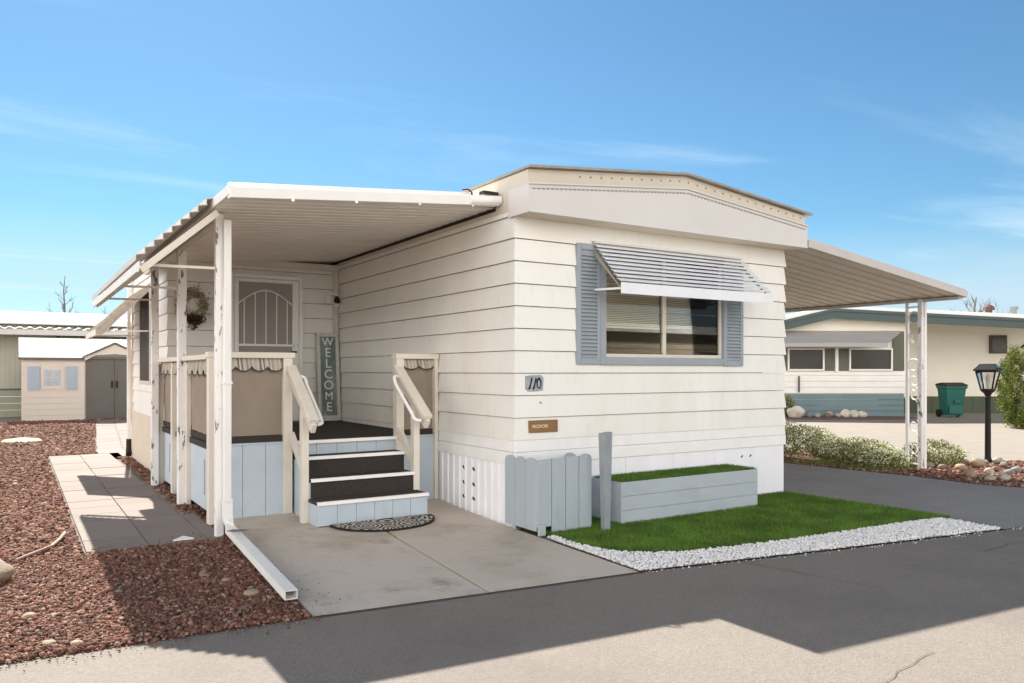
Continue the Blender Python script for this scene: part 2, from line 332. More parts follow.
# paver path
def pavers():
    m = MB(); w = .445; g = .004
    def tiles(x0, y0, nx, ny, ang=0., sh=0.):
        for j in range(ny):
            for i in range(nx):
                x = x0 + i * w + sh * j; y = y0 + j * w; zj = random.uniform(-.003, .003)
                m.box(x + g, x + w - g, y + g, y + w - g, -.02, .018 + zj)
    for j in range(18):
        y = .90 + j * w; x0 = -3.345
        for i in range(2):
            zj = random.uniform(-.003, .003); m.box(x0 + i * w + g, x0 + (i + 1) * w - g, y + g, y + w - g, -.02, .018 + zj)
        if j < 9 or j > 15: m.box(x0 + 2 * w + g, x0 + 2 * w + .13, y + g, y + w - g, -.02, .018)
    for j in range(24):
        y = .90 + 18 * w + j * w; x0 = -2.62 + max(0, j - 1) * .035
        for i in range(3): m.box(x0 + i * w + g, x0 + (i + 1) * w - g, y + g, y + w - g, -.02, .018 + random.uniform(-.003, .003))
    for j in (16, 17):
        for i in range(2): m.box(-3.345 + (2 + i) * w + g, -3.345 + (3 + i) * w - g, .90 + j * w + g, .90 + (j + 1) * w - g, -.02, .018)
    return m
struct('path', pavers(), tile_m)
struct('path_base', sheet([(-3.36, .9), (-2.33, .9), (-2.33, 5), (-2.45, 8.0), (-1.5, 9), (-.6, 19), (-1.9, 19), (-2.7, 9), (-3.36, 8.9)], .003), M('path_joint_sand', (.14, .115, .095), .9, .15, 20))
# gravel beds
gbed_m = M('red_gravel_bed', (.17, .085, .065), .95, .35, 40, .9, 70)
GRAVEL = [(-9, -.98), (-3.87, -1.43), (-2.385, -1.545), (-2.19, 1.45), (-2.19, 1.6), (-2.3, 5), (-2.2, 8), (-1.35, 9.3), (-.9, 19.4), (-9, 19.6)]
struct('gravel_bed', sheet(GRAVEL, -.001), gbed_m)
LAWN = [(.06, -.45), (.05, -.85), (.06, -1.05), (.14, -1.24), (.32, -1.42), (.62, -1.555), (1.3, -1.66), (2.3, -1.735), (3.3, -1.82), (3.80, -1.86), (3.72, 0), (.0, 0), (.0, -.3)]
lawnb_m = M('turf_backing', (.03, .06, .015), .9, .3, 60)
struct('lawn_base', sheet(LAWN, .004), lawnb_m)
PEB = [(-.02, -.52), (.05, -.52), (.05, -.85), (.06, -1.05), (.14, -1.24), (.32, -1.42), (.62, -1.555), (1.3, -1.66), (2.3, -1.735), (3.3, -1.80), (3.64, -1.84), (3.60, -2.40), (1.7, -2.09), (-.09, -1.77), (-.06, -1.2)]
struct('pebble_base', sheet(PEB, .0015), M('pebble_bed', (.5, .49, .47), .9, .3, 60, .8, 90))
BED = [(6.5, -1.35), (6.33, -.8), (6.38, 0), (6.29, .86), (6.2, 1.9), (6.15, 9), (6.15, 14), (8.05, 14), (8.05, 1.2), (8.9, .5), (10.2, -.6), (9.4, -1.6), (8, -1.9)]
struct('planting_bed', sheet(BED, .003), M('bed_gravel', (.24, .13, .10), .95, .35, 45, .9, 70))
# cracks and stains on the road
def cracks():
    m = MB()
    def crack(pts, w):
        for (a, b) in zip(pts, pts[1:]):
            d = (Vector((b[0] - a[0], b[1] - a[1], 0))).normalized(); n_ = Vector((-d.y, d.x, 0)) * w * .28
            za = -.001
            m.poly([(a[0] - n_.x, a[1] - n_.y, za), (b[0] - n_.x, b[1] - n_.y, za), (b[0] + n_.x, b[1] + n_.y, za), (a[0] + n_.x, a[1] + n_.y, za)])
    def wob(a, b, n_, amp):
        out = []
        for i in range(n_ + 1):
            t = i / n_; out.append((a[0] + (b[0] - a[0]) * t + random.uniform(-amp, amp), a[1] + (b[1] - a[1]) * t + random.uniform(-amp, amp)))
        return out
    crack(wob((.72, -1.98), (.95, -2.95), 12, .012), .012)
    crack(wob((-1.0, -4.05), (-.55, -3.85), 8, .01), .008); crack(wob((-.55, -3.85), (.1, -3.75), 8, .012), .008); crack(wob((-.62, -3.88), (-.55, -4.1), 4, .008), .007)
    crack(wob((2.6, -2.75), (4.6, -2.75), 14, .03), .014); crack(wob((3.63, -2.42), (5.2, -3.2), 12, .02), .012)
    return m
struct('road_crack', cracks(), M('crack_shadow', (.11, .097, .085), .95, .3, 30))

# ------------------------------------------------------------------ loose stone scatter (stuff)
def ico(sub):
    import bmesh
    bm = bmesh.new(); bmesh.ops.create_icosphere(bm, subdivisions=sub, radius=1); V = np.array([v.co[:] for v in bm.verts]); F = np.array([[v.index for v in f.verts] for f in bm.faces]); bm.free(); return V, F
ICO1 = ico(1); ICO2 = ico(2); ICO3 = ico(3)
def rotmats(n):
    q = rng.normal(size=(n, 4)); q /= np.linalg.norm(q, axis=1)[:, None]; w, x, y, z = q.T
    return np.stack([np.stack([1 - 2 * (y * y + z * z), 2 * (x * y - z * w), 2 * (x * z + y * w)], -1), np.stack([2 * (x * y + z * w), 1 - 2 * (x * x + z * z), 2 * (y * z - x * w)], -1), np.stack([2 * (x * z - y * w), 2 * (y * z + x * w), 1 - 2 * (x * x + y * y)], -1)], 1)
def stones(pts, sizes, base=ICO1, rough=.28, flat=.75):
    V0, F0 = base; n = len(pts); nv = len(V0)
    J = 1 + rng.normal(size=(n, nv)) * rough
    V = V0[None] * J[..., None] * np.stack([rng.uniform(.7, 1.3, n), rng.uniform(.7, 1.2, n), rng.uniform(.55, 1., n)], -1)[:, None, :]
    V = np.einsum('nij,nvj->nvi', rotmats(n), V); V[..., 2] *= flat
    V = V * sizes[:, None, None] + pts[:, None, :]
    F = F0[None] + (np.arange(n) * nv)[:, None, None]
    return V.reshape(-1, 3), F.reshape(-1, 3)
def scatter(poly, dens, bbox=None):
    P = np.array([p[:2] for p in poly]); lo = P.min(0); hi = P.max(0)
    if bbox: lo = np.maximum(lo, bbox[:2]); hi = np.minimum(hi, bbox[2:])
    n = int((hi - lo).prod() * dens); xy = lo + rng.random((n, 2)) * (hi - lo); return xy[inpoly(xy[:, 0], xy[:, 1], poly)]
lava_m = M('lava_rock', (.2, .1, .08), .95, .3, 50, .8, 160, island=[(.04, .022, .018), (.12, .05, .034), (.20, .08, .05), (.15, .062, .042), (.26, .125, .08), (.07, .034, .027), (.36, .25, .18), (.22, .085, .052)])
PATHX = [(-3.37, .88), (-2.33, .88), (-2.33, 5), (-2.42, 8.1), (-1.3, 9), (-.1, 19), (-1.9, 19), (-2.65, 9), (-3.37, 8.95)]
def lava():
    Vs = []; Fs = []; k = 0
    for (bb, dens, smin, smax, base) in (((-4.7, -1.6, -2.1, .9), 5800, .006, .0165, ICO1), ((-7.2, -1.6, -4.7, 5), 800, .011, .026, ICO1), ((-4.9, .9, -2.1, 5), 1700, .011, .025, ICO1), ((-5.5, 5, -1, 11), 620, .015, .03, ICO1), ((-6.5, 11, -.5, 19.4), 260, .02, .04, ICO1)):
        xy = scatter(GRAVEL, dens, bb); xy = xy[~inpoly(xy[:, 0], xy[:, 1], PATHX)]
        s = rng.uniform(smin, smax, len(xy)) * np.where(rng.random(len(xy)) < .06, 1.35, 1)
        p = np.column_stack([xy, s * .25 + rng.random(len(xy)) * .012]); V, F = stones(p, s, base)
        Vs.append(V); Fs.append(F + k); k += len(V)
    # strip between the path and the deck
    return np.concatenate(Vs), np.concatenate(Fs)
V, F = lava()
o = np_mesh('lava_rock_gravel', V, F, lava_m); tag(o, 'reddish brown lava rock gravel covering the side yard', 'gravel', kind='stuff')
xy = scatter([(-2.45, 1.7), (-2.18, 1.7), (-2.18, 8), (-2.45, 8)], 700)
xy = scatter([(-2.44, 2.2), (-2.2, 2.2), (-2.2, 8.2), (-2.36, 8.2)], 800); s = rng.uniform(.014, .03, len(xy))
V, F = stones(np.column_stack([xy, s * .3 + .01]), s); o = np_mesh('lava_rock_edging', V, F, lava_m); tag(o, 'dark red lava rock strip between the path and the deck side', 'gravel', kind='stuff')
xy = scatter(BED, 500, (6.1, -2, 9.5, 1.6)); s = rng.uniform(.014, .032, len(xy))
V, F = stones(np.column_stack([xy, s * .3]), s); o = np_mesh('bed_lava_rock', V, F, lava_m); tag(o, 'red lava rock gravel around the lamp post and boulders', 'gravel', kind='stuff')
peb_m = M('white_pebble', (.75, .74, .72), .7, .1, 40, .2, 120, island=[(.78, .77, .75), (.70, .69, .68), (.82, .81, .79), (.6, .58, .55), (.8, .79, .78)])
xy = scatter(PEB, 5200); s = rng.uniform(.006, .015, len(xy)); V, F = stones(np.column_stack([xy, s * .35 + rng.random(len(xy)) * .012]), s, rough=.13)
o = np_mesh('white_pebbles', V, F, peb_m); tag(o, 'bright white pebble border between the lawn and the road', 'pebbles', kind='stuff')

# grit strayed onto the pavement along the bed edges
g1 = np.column_stack([rng.uniform(-5, -2.3, 500), np.zeros(500)]); g1[:, 1] = np.interp(g1[:, 0], [p[0] for p in ROADEDGE], [p[1] for p in ROADEDGE]) - np.abs(rng.normal(size=500)) * .07
g2 = np.column_stack([rng.uniform(-2.34, -2.1, 90), rng.uniform(-1.4, .6, 90)]); g3 = np.column_stack([rng.uniform(-3.3, -2.4, 70), .92 + np.abs(rng.normal(size=70)) * .12])
xy = np.concatenate([g1, g2, g3]); s = rng.uniform(.002, .007, len(xy)); zz = np.where(xy[:, 1] > .85, .021, .004)
V, F = stones(np.column_stack([xy, zz]), s); o = np_mesh('gravel_grit', V, F, lava_m); tag(o, 'scattered red grit strayed onto the pavement beside the gravel', 'grit', kind='stuff')
xy = np.column_stack([rng.uniform(-.1, 3.9, 110), np.zeros(110)]); xy[:, 1] = np.interp(xy[:, 0], [p[0] for p in ROADEDGE], [p[1] for p in ROADEDGE]) - np.abs(rng.normal(size=110)) * .03
V, F = stones(np.column_stack([xy, np.full(110, .0)]), rng.uniform(.003, .007, 110), rough=.15); o = np_mesh('pebble_grit', V, F, peb_m); tag(o, 'stray white pebbles on the asphalt below the pebble border', 'pebbles', kind='stuff')

# lawn blades
def blades(xy, z0, hmin, hmax, w):
    n = len(xy); a = rng.uniform(0, 2 * math.pi, n); h = rng.uniform(hmin, hmax, n); lean = rng.normal(size=(n, 2)) * .45 * h[:, None]
    dx = np.cos(a) * w; dy = np.sin(a) * w; z0 = np.broadcast_to(z0, n)
    b0 = np.column_stack([xy[:, 0] - dx, xy[:, 1] - dy, z0]); b1 = np.column_stack([xy[:, 0] + dx, xy[:, 1] + dy, z0]); t = np.column_stack([xy + lean, z0 + h])
    V = np.stack([b0, b1, t], 1).reshape(-1, 3); F = np.arange(3 * n).reshape(-1, 3); return V, F
turf_m = M('artificial_turf', (.05, .1, .02), .75, .45, 2.2, stain=[((.035, .06, .012), 1.6, .48, .72, .55), ((.20, .21, .09), 7, .56, .78, .35)], island=[(.06, .135, .015), (.095, .195, .025), (.12, .23, .04), (.075, .165, .02), (.20, .25, .07)], spec=.2)
xy = scatter(LAWN, 13000); V, F = blades(xy, .004, .016, .036, .0035)
o = np_mesh('lawn_grass', V, F, turf_m); tag(o, 'short green artificial lawn in front of the planter box', 'lawn', kind='stuff')

# ================================================================== MOBILE HOME
W = 3.69; HL = 15.5
home = empty('mobile_home', (W / 2, 0, 0))
tag(home, 'cream mobile home with horizontal lap siding, grey shutters and house number 110', 'mobile home')
S0 = .784; SP = .2032
courses = [(S0 + k * SP, min(S0 + (k + 1) * SP, 2.95)) for k in range(11)]
OB, OT = .023, .003
SLOT = .0055
def lap(zb, zt, z): return OB + (OT - OB) * (z - zb) / (zt - zb)
WIN = (1.02, 2.655, 1.545, 2.62)
def front_wall():
    m = MB()
    for (zb, zt) in courses:
        xa, xb = 0, W
        def cell(x0, x1, z0, z1, m0=False, m1=False):
            def pt(x, z, e, s_): o_ = lap(zb, zt, z); return (x + (s_ * o_ if e else 0), -o_, z)
            z1 = z1 - SLOT if z1 == zt else z1
            m.poly([pt(x0, z0, m0, -1), pt(x1, z0, m1, 1), pt(x1, z1, m1, 1), pt(x0, z1, m0, -1)])
        lo, hi = max(zb, WIN[2]), min(zt, WIN[3])
        if hi > lo:
            cell(0, WIN[0], zb, zt, True); cell(WIN[1], W, zb, zt, False, True)
            if lo > zb: cell(WIN[0], WIN[1], zb, lo)
            if hi < zt: cell(WIN[0], WIN[1], hi, zt)
        else: cell(0, W, zb, zt, True, True)
        m.poly([(-OB, -OB, zb), (W + OB, -OB, zb), (W, 0, zb + .0), (0, 0, zb)])
    return m
front_wall().build('front_wall', siding_m, home)
def side_wall(x, sgn, y1):
    m = MB()
    for (zb, zt) in courses:
        m.poly([(x + sgn * OB, -OB, zb), (x + sgn * OT, -OT, zt - SLOT), (x + sgn * OT, y1, zt - SLOT), (x + sgn * OB, y1, zb)])
        m.poly([(x + sgn * OB, -OB, zb), (x + sgn * OB, y1, zb), (x, y1, zb), (x, 0, zb)])
    return m
side_wall(0, -1, HL).build('side_wall', siding_m, home)
side_wall(W, 1, HL).build('side_wall', siding_m, home)
MB().box(.01, W - .01, HL - .05, HL, 0, 2.95).build('back_wall', siding_m, home)
# base trim (two shallow laps) and skirting boards
m = MB()
for (z0, z1, o_) in ((.56, .672, .020), (.675, .783, .014)):
    m.box(-o_, W + o_, -o_, .02, z0, z1); m.box(-o_, .02, .02, HL, z0, z1); m.box(W - .02, W + o_, .02, HL, z0, z1)
m.build('base_trim', white_m, home, .003)
m = MB(); xs = [0.0, .62, 1.3, 1.95, 2.55, 3.15, W]
for a, b in zip(xs, xs[1:]): m.box(a + .0015, b - .0015, -.004, .03, -.02, .562)
m.build('skirting', skirt_m, home)
m = MB(); y = .032
while y < HL - .2:
    w = .125 if y < 5 else .6; m.box(-.004, .03, y + .001, y + w - .001, -.02, .562); 
    if y < 5: m.box(-.016, -.004, y + w - .012, y + w + .012, -.01, .558)
    y += w if y < 5 else .6
m.build('side_skirting', skirt_m, home); 
MB().box(W - .03, W + .004, .032, HL, -.02, .562).build('side_skirting', skirt_m, home)
m = MB()
for (yy) in (.72, .92):
    for zz in (.16, .30, .45): m.beam((-.02, yy - .012, zz - .014), (-.02, yy + .012, zz + .014), .008, .014, (1, 0, 0))
m.build_each('vent_slot', black_m, home)
m = MB()
for xx in (2.98, 3.12): m.beam((xx - .012, -.007, .455), (xx + .012, -.007, .475), .008, .012, (0, 1, 0))
m.build_each('vent_slot', black_m, home)
# hidden interior seen through the front window
m = MB(); x0, x1, y0, y1, z0, z1 = .3, 3.4, .06, 3.4, .9, 2.7
m.poly([(x0, y0, z0), (x1, y0, z0), (x1, y1, z0), (x0, y1, z0)]).poly([(x0, y0, z1), (x0, y1, z1), (x1, y1, z1), (x1, y0, z1)]).poly([(x0, y1, z0), (x1, y1, z0), (x1, y1, z1), (x0, y1, z1)])
m.poly([(x0, y0, z0), (x0, y1, z0), (x0, y1, z1), (x0, y0, z1)]).poly([(x1, y0, z0), (x1, y0, z1), (x1, y1, z1), (x1, y1, z0)])
for (a, b, c, d) in ((x0, WIN[0], z0, z1), (WIN[1], x1, z0, z1), (WIN[0], WIN[1], z0, WIN[2]), (WIN[0], WIN[1], WIN[3], z1)): m.poly([(a, y0, c), (b, y0, c), (b, y0, d), (a, y0, d)])
m.box(.9, 1.6, 1.6, 2.3, .9, 1.62); m.box(2.0, 2.5, 2.4, 2.7, .9, 1.75)
m.build('interior', room_m, home)

# roof: shallow gable over a front mansard
XR = W / 2 + .03; YF = -.27
zr = lambda x: 3.185 + .185 * (1 - abs(x - XR) / XR)
xl, xr = -.02, W + .07
m = MB()
m.prism([(xl - .02, YF - .03, zr(xl) - .0), (XR, YF - .03, zr(XR)), (xr + .06, YF - .03, zr(xr) - .01), (xr + .06, YF - .03, zr(xr) + .012), (XR, YF - .03, zr(XR) + .022), (xl - .02, YF - .03, zr(xl) + .022)], (0, HL + .4, 0))
m.build('roof', roofd_m, home)
m = MB(); m.prism([(xl, YF + .03, 2.86), (xr, YF + .03, 2.86), (xr, YF + .03, zr(xr) - .012), (XR, YF + .03, zr(XR) - .002), (xl, YF + .03, zr(xl) - .002)], (0, HL + .2, 0))
m.build('roof_band', band_m, home)
# front fascia panel with its returns, soffit, top moulding and screw heads
pf = lambda x: 3.05 + .185 * (1 - abs(x - XR) / XR)
fx0, fx1 = -.035, W + .075
m = MB(); m.prism([(fx0, YF, 2.80), (fx1, YF, 2.80), (fx1, YF, pf(fx1)), (XR, YF, pf(XR)), (fx0, YF, pf(fx0))], (0, .025, 0))
m.box(fx0, fx0 + .02, YF + .0255, .06, 2.80, pf(fx0) - .005); m.box(fx1 - .02, fx1, YF + .0255, .06, 2.80, pf(fx1) - .005)
fas = m.build('fascia', fascia_m, home)
MB().box(fx0 + .02, fx1 - .02, YF + .025, .0, 2.806, 2.815).build('soffit', tan_m, fas)
m = MB()
for (a, b) in ((fx0, XR), (XR, fx1)):
    m.beam((a, YF - .008, pf(a)), (b, YF - .008, pf(b)), .02, .014)
    m.beam((a + .02, YF - .003, pf(a) - .035), (b - .02, YF - .003, pf(b) - .035), .008, .004)
m.beam((fx0, YF - .004, 2.806), (fx1, YF - .004, 2.806), .012, .012)
m.build('moulding', fascia_m, fas)
m = MB(); nd = 76
for i in range(nd):
    x = fx0 + .06 + (fx1 - fx0 - .12) * i / (nd - 1); m.box(x - .016, x + .016, YF - .0045, YF + .001, pf(x) - .050, pf(x) - .040)
m.build('bead_shadow_row', roofd_m, fas)  # dark dashes painted for the small shadows along the panel top
m = MB()
for i in range(26):
    x = .55 + i * .125; m.tube([(x, YF + .031, zr(x) - .055), (x, YF + .022, zr(x) - .055)], .009, 6)
m.build_each('screw_head', roofd_m, fas)

# front window
win = MB().box(WIN[0] - .062, WIN[0], -.045, .02, WIN[2] - .075, WIN[3]).box(WIN[1], WIN[1] + .008, -.045, .02, WIN[2] - .075, WIN[3]).box(WIN[0], WIN[1], -.045, .02, WIN[2] - .075, WIN[2]).box(WIN[0], WIN[1], -.045, .02, WIN[3] - .06, WIN[3]).build('window', shut_m, home, .004)
m = MB(); fx = 1.815
m.box(WIN[0], WIN[1], -.012, .02, WIN[2], WIN[2] + .035).box(WIN[0], WIN[0] + .03, -.012, .02, WIN[2] + .035, WIN[3] - .06).box(WIN[1] - .03, WIN[1], -.012, .02, WIN[2] + .035, WIN[3] - .06).box(fx - .025, fx + .02, -.018, .02, WIN[2] + .035, WIN[3] - .06)
m.build('frame', frame_m, win, .003)
MB().box(WIN[0] + .03, fx - .025, .004, .007, WIN[2] + .035, WIN[3] - .06).build('pane', glass_m, win)
MB().box(fx + .02, WIN[1] - .03, .010, .013, WIN[2] + .035, WIN[3] - .06).build('pane', glass_m, win)
m = MB()
for (a, b, zb) in ((WIN[0] + .035, fx - .03, 1.86), (fx + .025, WIN[1] - .04, 1.875)):
    z = zb
    while z < 2.6:
        m.prism([(a, .030, z), (a, .036, z + .0145), (a, .0372, z + .0145), (a, .0312, z)], (b - a, 0, 0)); z += .0175
    m.box(a, b, .026, .042, zb - .025, zb - .005)
m.build('blind', blind_m, win)
# shutters
def shutter(x0, x1, z0, z1):
    sh = MB().box(x0, x0 + .045, -.045, -.002, z0, z1).box(x1 - .045, x1, -.045, -.002, z0, z1).box(x0 + .045, x1 - .045, -.045, -.002, z0, z0 + .06).box(x0 + .045, x1 - .045, -.045, -.002, z1 - .06, z1).build('shutter', shut_m, home, .004)
    m = MB(); z = z0 + .062
    while z < z1 - .08:
        m.prism([(x0 + .045, -.050, z), (x0 + .045, -.046, z - .002), (x0 + .045, -.030, z + .022), (x0 + .045, -.034, z + .024)], (x1 - x0 - .09, 0, 0)); z += .036
    m.box(x0 + .045, x1 - .045, -.030, -.004, z0 + .06, z1 - .06); m.build('louvre', shut_m, sh)
shutter(.675, .955, 1.475, 2.625); shutter(2.665, 2.965, 1.465, 2.54)
# stepped metal window awning
def slats(axis, a0, a1, start, step, face, n, th=.003, lips=True):
    """overlapping slats; start/step/face are (out, z); returns the mesh builder. axis 'x': out = -y; axis 'y': out = -x"""
    m = MB(); fo, fz = face; ln = math.hypot(fo, fz); nx, nz = fz / ln * th, -fo / ln * th
    for i in range(n):
        o_, z = start[0] + step[0] * i, start[1] + step[1] * i
        pr = [(o_, z), (o_ + fo, z + fz), (o_ + fo - .010, z + fz - .004), (o_ + fo - .010 - .001, z + fz - .001), (o_ + fo + nx * 1.0 - .004, z + fz - nz * 0 + .0), (o_ + nx, z + nz)]
        pr = [(o_, z), (o_ + fo, z + fz), (o_ + fo + nx, z + fz + nz), (o_ + nx, z + nz)]
        if axis == 'x': m.prism([(a0, -p, q) for p, q in pr], (a1 - a0, 0, 0))
        else: m.prism([(-p, a0, q) for p, q in pr], (0, a1 - a0, 0))
        if not lips: continue
        lip = [(o_ + fo + nx, z + fz + nz), (o_ + fo + nx - .012, z + fz + nz - .003), (o_ + fo + nx - .012, z + fz + nz - .005), (o_ + fo + nx, z + fz + nz - .002)]
        if axis == 'x': m.prism([(a0, -p, q) for p, q in lip], (a1 - a0, 0, 0))
        else: m.prism([(-p, a0, q) for p, q in lip], (0, a1 - a0, 0))
    return m
m = slats('x', .86, 2.94, (.01, 2.668), (.0425, -.0445), (.052, -.025), 10)
m.box(.855, 2.945, -.462, -.456, 2.12, 2.222)
aw = m.build('window_awning', awn_m, home)
slats('x', .865, 2.935, (.012, 2.6655), (.0425, -.0445), (.046, -.022), 10, .0012, False).build('slat_shade', M('awning_slat_shade', (.11, .095, .08), .6, .1, 5), aw)  # dark sheets paint in the shade seen in the gaps between slats
MB().beam((.885, -.455, 2.17), (.885, -.02, 2.19), .018, .018).beam((2.92, -.455, 2.17), (2.92, -.02, 2.19), .018, .018).build_each('arm', white_m, aw)
m = MB()
for xx in (.868, 2.93): m.prism([(xx, -.01, 2.62), (xx, -.44, 2.175), (xx, -.44, 2.165), (xx, -.01, 2.55)], (.003, 0, 0))
m.build_each('end_bracket', roofd_m, aw)

# expando room on the left, behind the deck
EX, EY0, EY1 = -2.2, 4.55, 7.9
def ztop(x): return 2.745 + (x + 2.42) * .078
m = MB(); ec = [(.10 + k * SP, min(.10 + (k + 1) * SP, 2.86)) for k in range(14)]
for (zb, zt) in ec:
    m.poly([(EX - OB, EY0 - OB, zb), (0, EY0 - OB, zb), (0, EY0 - OT, zt - SLOT), (EX - OT, EY0 - OT, zt - SLOT)])
    m.poly([(EX - OB, EY0 - OB, zb), (0, EY0 - OB, zb), (0, EY0, zb), (EX, EY0, zb)])
    m.poly([(EX - OB, EY0 - OB, zb), (EX - OT, EY0 - OT, zt - SLOT), (EX - OT, EY1, zt - SLOT), (EX - OB, EY1, zb)])
    m.poly([(EX - OB, EY0 - OB, zb), (EX - OB, EY1, zb), (EX, EY1, zb), (EX, EY0, zb)])
m.poly([(EX, EY1, 0), (0, EY1, 0), (0, EY1, 2.86), (EX, EY1, 2.86)])
ex = m.build('side_room', siding_m, home)
MB().box(EX - .03, .0, EY0 + .8, EY1 + .05, 2.86, 2.93).build('roof', alu_m, ex)
m = MB()
for yy in np.arange(EY0 + .02, EY1 - .1, .16): m.box(EX - .024, EX - .006, yy, yy + .15, -.02, .78)
m.build('skirting', tan_m, ex)
m = MB().box(EX - .03, EX + .02, EY1 - .06, EY1 + .03, 0.05, 2.86); m.build('corner_trim', tan_m, ex)
m = MB().box(EX - .035, EX - .012, 5.9, 6.95, 1.22, 1.27).box(EX - .035, EX - .012, 5.9, 6.95, 2.5, 2.55).box(EX - .035, EX - .012, 5.9, 5.94, 1.27, 2.5).box(EX - .035, EX - .012, 6.91, 6.95, 1.27, 2.5)
sw = m.build('side_window', frame_m, home, .003)
MB().box(EX - .028, EX - .02, 5.94, 6.91, 1.27, 2.5).build('pane', M('dark_side_pane', (.06, .052, .045), .5, .2, 3, spec=.1), sw)
m = slats('y', 6.0, 7.75, (2.2, 2.64), (.066, -.071), (.085, -.058), 10, .006); sa = m.build('side_window_awning', awnd_m, home)
for yy in (5.97, 7.755): MB().prism([(-2.2, yy, 2.66), (-2.2, yy, 2.56), (-2.82, yy, 1.895), (-2.89, yy, 1.92), (-2.89, yy, 1.98)], (0, .025, 0)).build('end_plate', awnd_m, sa)
MB().box(-2.885, -2.855, 6.0, 7.75, 1.90, 1.98).build('hem', alu_m, sa)
m = MB()
for (yy, z_) in ((6.03, 1.95), (7.7, 1.95)): m.beam((-2.87, yy, z_), (-2.22, yy, z_ + .02), .02, .02)
m.build_each('arm', alu_m, sa)
# beam above the door and corner post of the wall
MB().box(-2.2, -.02, EY0 - .06, EY0 - .02, 2.79, 2.87).build('header_trim', rail_m, ex)
MB().box(-.09, -.022, EY0 - .05, EY0 - .018, .75, 2.80).build('corner_trim', rail_m, ex)
# entry door with security screen
dx0, dx1, dz0, dz1 = -1.475, -.525, .75, 2.675; DY = EY0 - .02
door = MB().box(dx0, dx0 + .05, DY - .05, DY, dz0, dz1).box(dx1 - .05, dx1, DY - .05, DY, dz0, dz1).box(dx0 + .05, dx1 - .05, DY - .05, DY, dz1 - .05, dz1).build('door', white_m, home, .004)
a, b = dx0 + .055, dx1 - .055
m = MB().box(a, a + .055, DY - .045, DY - .005, dz0, dz1 - .055).box(b - .085, b, DY - .045, DY - .005, dz0, dz1 - .055).box(a + .055, b - .085, DY - .045, DY - .005, dz1 - .10, dz1 - .055).box(a + .055, b - .085, DY - .045, DY - .005, dz0, dz0 + .12).box(a + .055, b - .085, DY - .045, DY - .005, 1.735, 1.765)
m.build('screen_frame', white_m, door, .003)
MB().box(a + .055, b - .085, DY - .022, DY - .015, dz0 + .12, dz1 - .10).build('screen', mesh_m, door)
m = MB(); ia, ib = a + .055, b - .085; mid = (ia + ib) / 2
arch = [(ia + (ib - ia) * t, DY - .034, 2.29 + .18 * math.sin(math.pi * t)) for t in np.linspace(0, 1, 17)]
m.tube(arch, .009, 6)
for k in range(5):
    t = (k + .5) / 5; m.tube([(ia + (ib - ia) * t, DY - .034, 1.76), (ia + (ib - ia) * t, DY - .034, 2.29 + .18 * math.sin(math.pi * t))], .008, 6)
m.build_each('security_bar', white_m, door)
m = MB().lathe((0, 0, 0), [(.028, 0), (.028, .02)], 12).xf(lambda x, y, z: (b - .045 + x, DY - .046 - z, 1.755 + y)); m.build('handle', steel_m, door)
m = MB(); m.tube([(b - .045, DY - .05, 1.665), (b - .045, DY - .085, 1.665), (b - .075, DY - .095, 1.665), (b - .125, DY - .095, 1.66)], .011, 8); m.build('handle', bronze_m, door)
# downspout at the back corner with black flexible foot
ds = MB().box(-2.29, -2.235, 7.93, 7.99, .30, 2.80).build('downspout', white_m, home, .006)
MB().tube([(-2.262, 7.96, .32), (-2.262, 7.96, .2), (-2.265, 7.93, .13), (-2.27, 7.87, .08)], [.040, .042, .046, .05], 10).build('foot', blackgap_m, ds)

# ================================================================== PORCH AWNING (left)
porch = empty('porch_awning', (-2.33, .95, 0)); tag(porch, 'white corrugated metal porch awning on peeling white posts over the deck', 'awning')
def ribbed(ys0, ys1, xa, xb, za, zb, pitch=.152, dz=.028):
    m = MB(); y = ys0; prof = []
    while y < ys1:
        prof += [(y, 0), (y + pitch * .70, 0), (y + pitch * .76, dz), (y + pitch * .94, dz)]; y += pitch
    prof.append((y, 0)); prof = [(min(p[0], ys1), p[1]) for p in prof]
    top = [(xa, zb and za)]
    for (p, q) in zip(prof, prof[1:]):
        if q[0] - p[0] < 1e-6 and abs(q[1] - p[1]) < 1e-6: continue
        m.poly([(xa, p[0], za + p[1]), (xb, p[0], zb + p[1]), (xb, q[0], zb + q[1]), (xa, q[0], za + q[1])])
    # upper skin
    m.poly([(xa, ys0, za + dz + .012), (xb, ys0, zb + dz + .012), (xb, ys1, zb + dz + .012), (xa, ys1, za + dz + .012)])
    return m
PY0, PY1 = .30, 5.35
ribbed(PY0, PY1, -2.42, -.02, 2.745, 2.932).build('roof_panel', alu_m, porch)
m = MB(); m.beam((-2.435, .25, 2.768), (-.035, .25, 2.978), .09, .085); m.beam((-2.435, .275, 2.832), (-.25, .275, 3.02), .05, .036)
g = m.build('front_gutter', gutter_m, porch, .006)
m = MB()
for t in (.2, .42, .66, .88): x = -2.435 + 2.4 * t; m.box(x - .012, x + .012, .2, .203, 2.768 + .21 * t - .06, 2.768 + .21 * t - .03)
m.build_each('gutter_strap', steel_m, g)
MB().tube([(-.35, .21, 2.955), (-.03, .21, 2.985)], .042, 12).build('end_pipe', white_m, porch)
m = MB(); m.tube([(-.33, .2, 2.955), (-.335, .2, 3.02), (-.36, .22, 3.05), (-.40, .26, 3.05)], .008, 6); m.box(-.2, -.04, .22, .30, 3.03, 3.06); m.build_each('bracket', bronze_m, porch)
MB().box(-.026, -.021, PY0, PY1, 2.90, 2.972).build('rib_gap_shade', blackgap_m, porch)  # dark strip paints shade into the gaps where ribs meet the wall
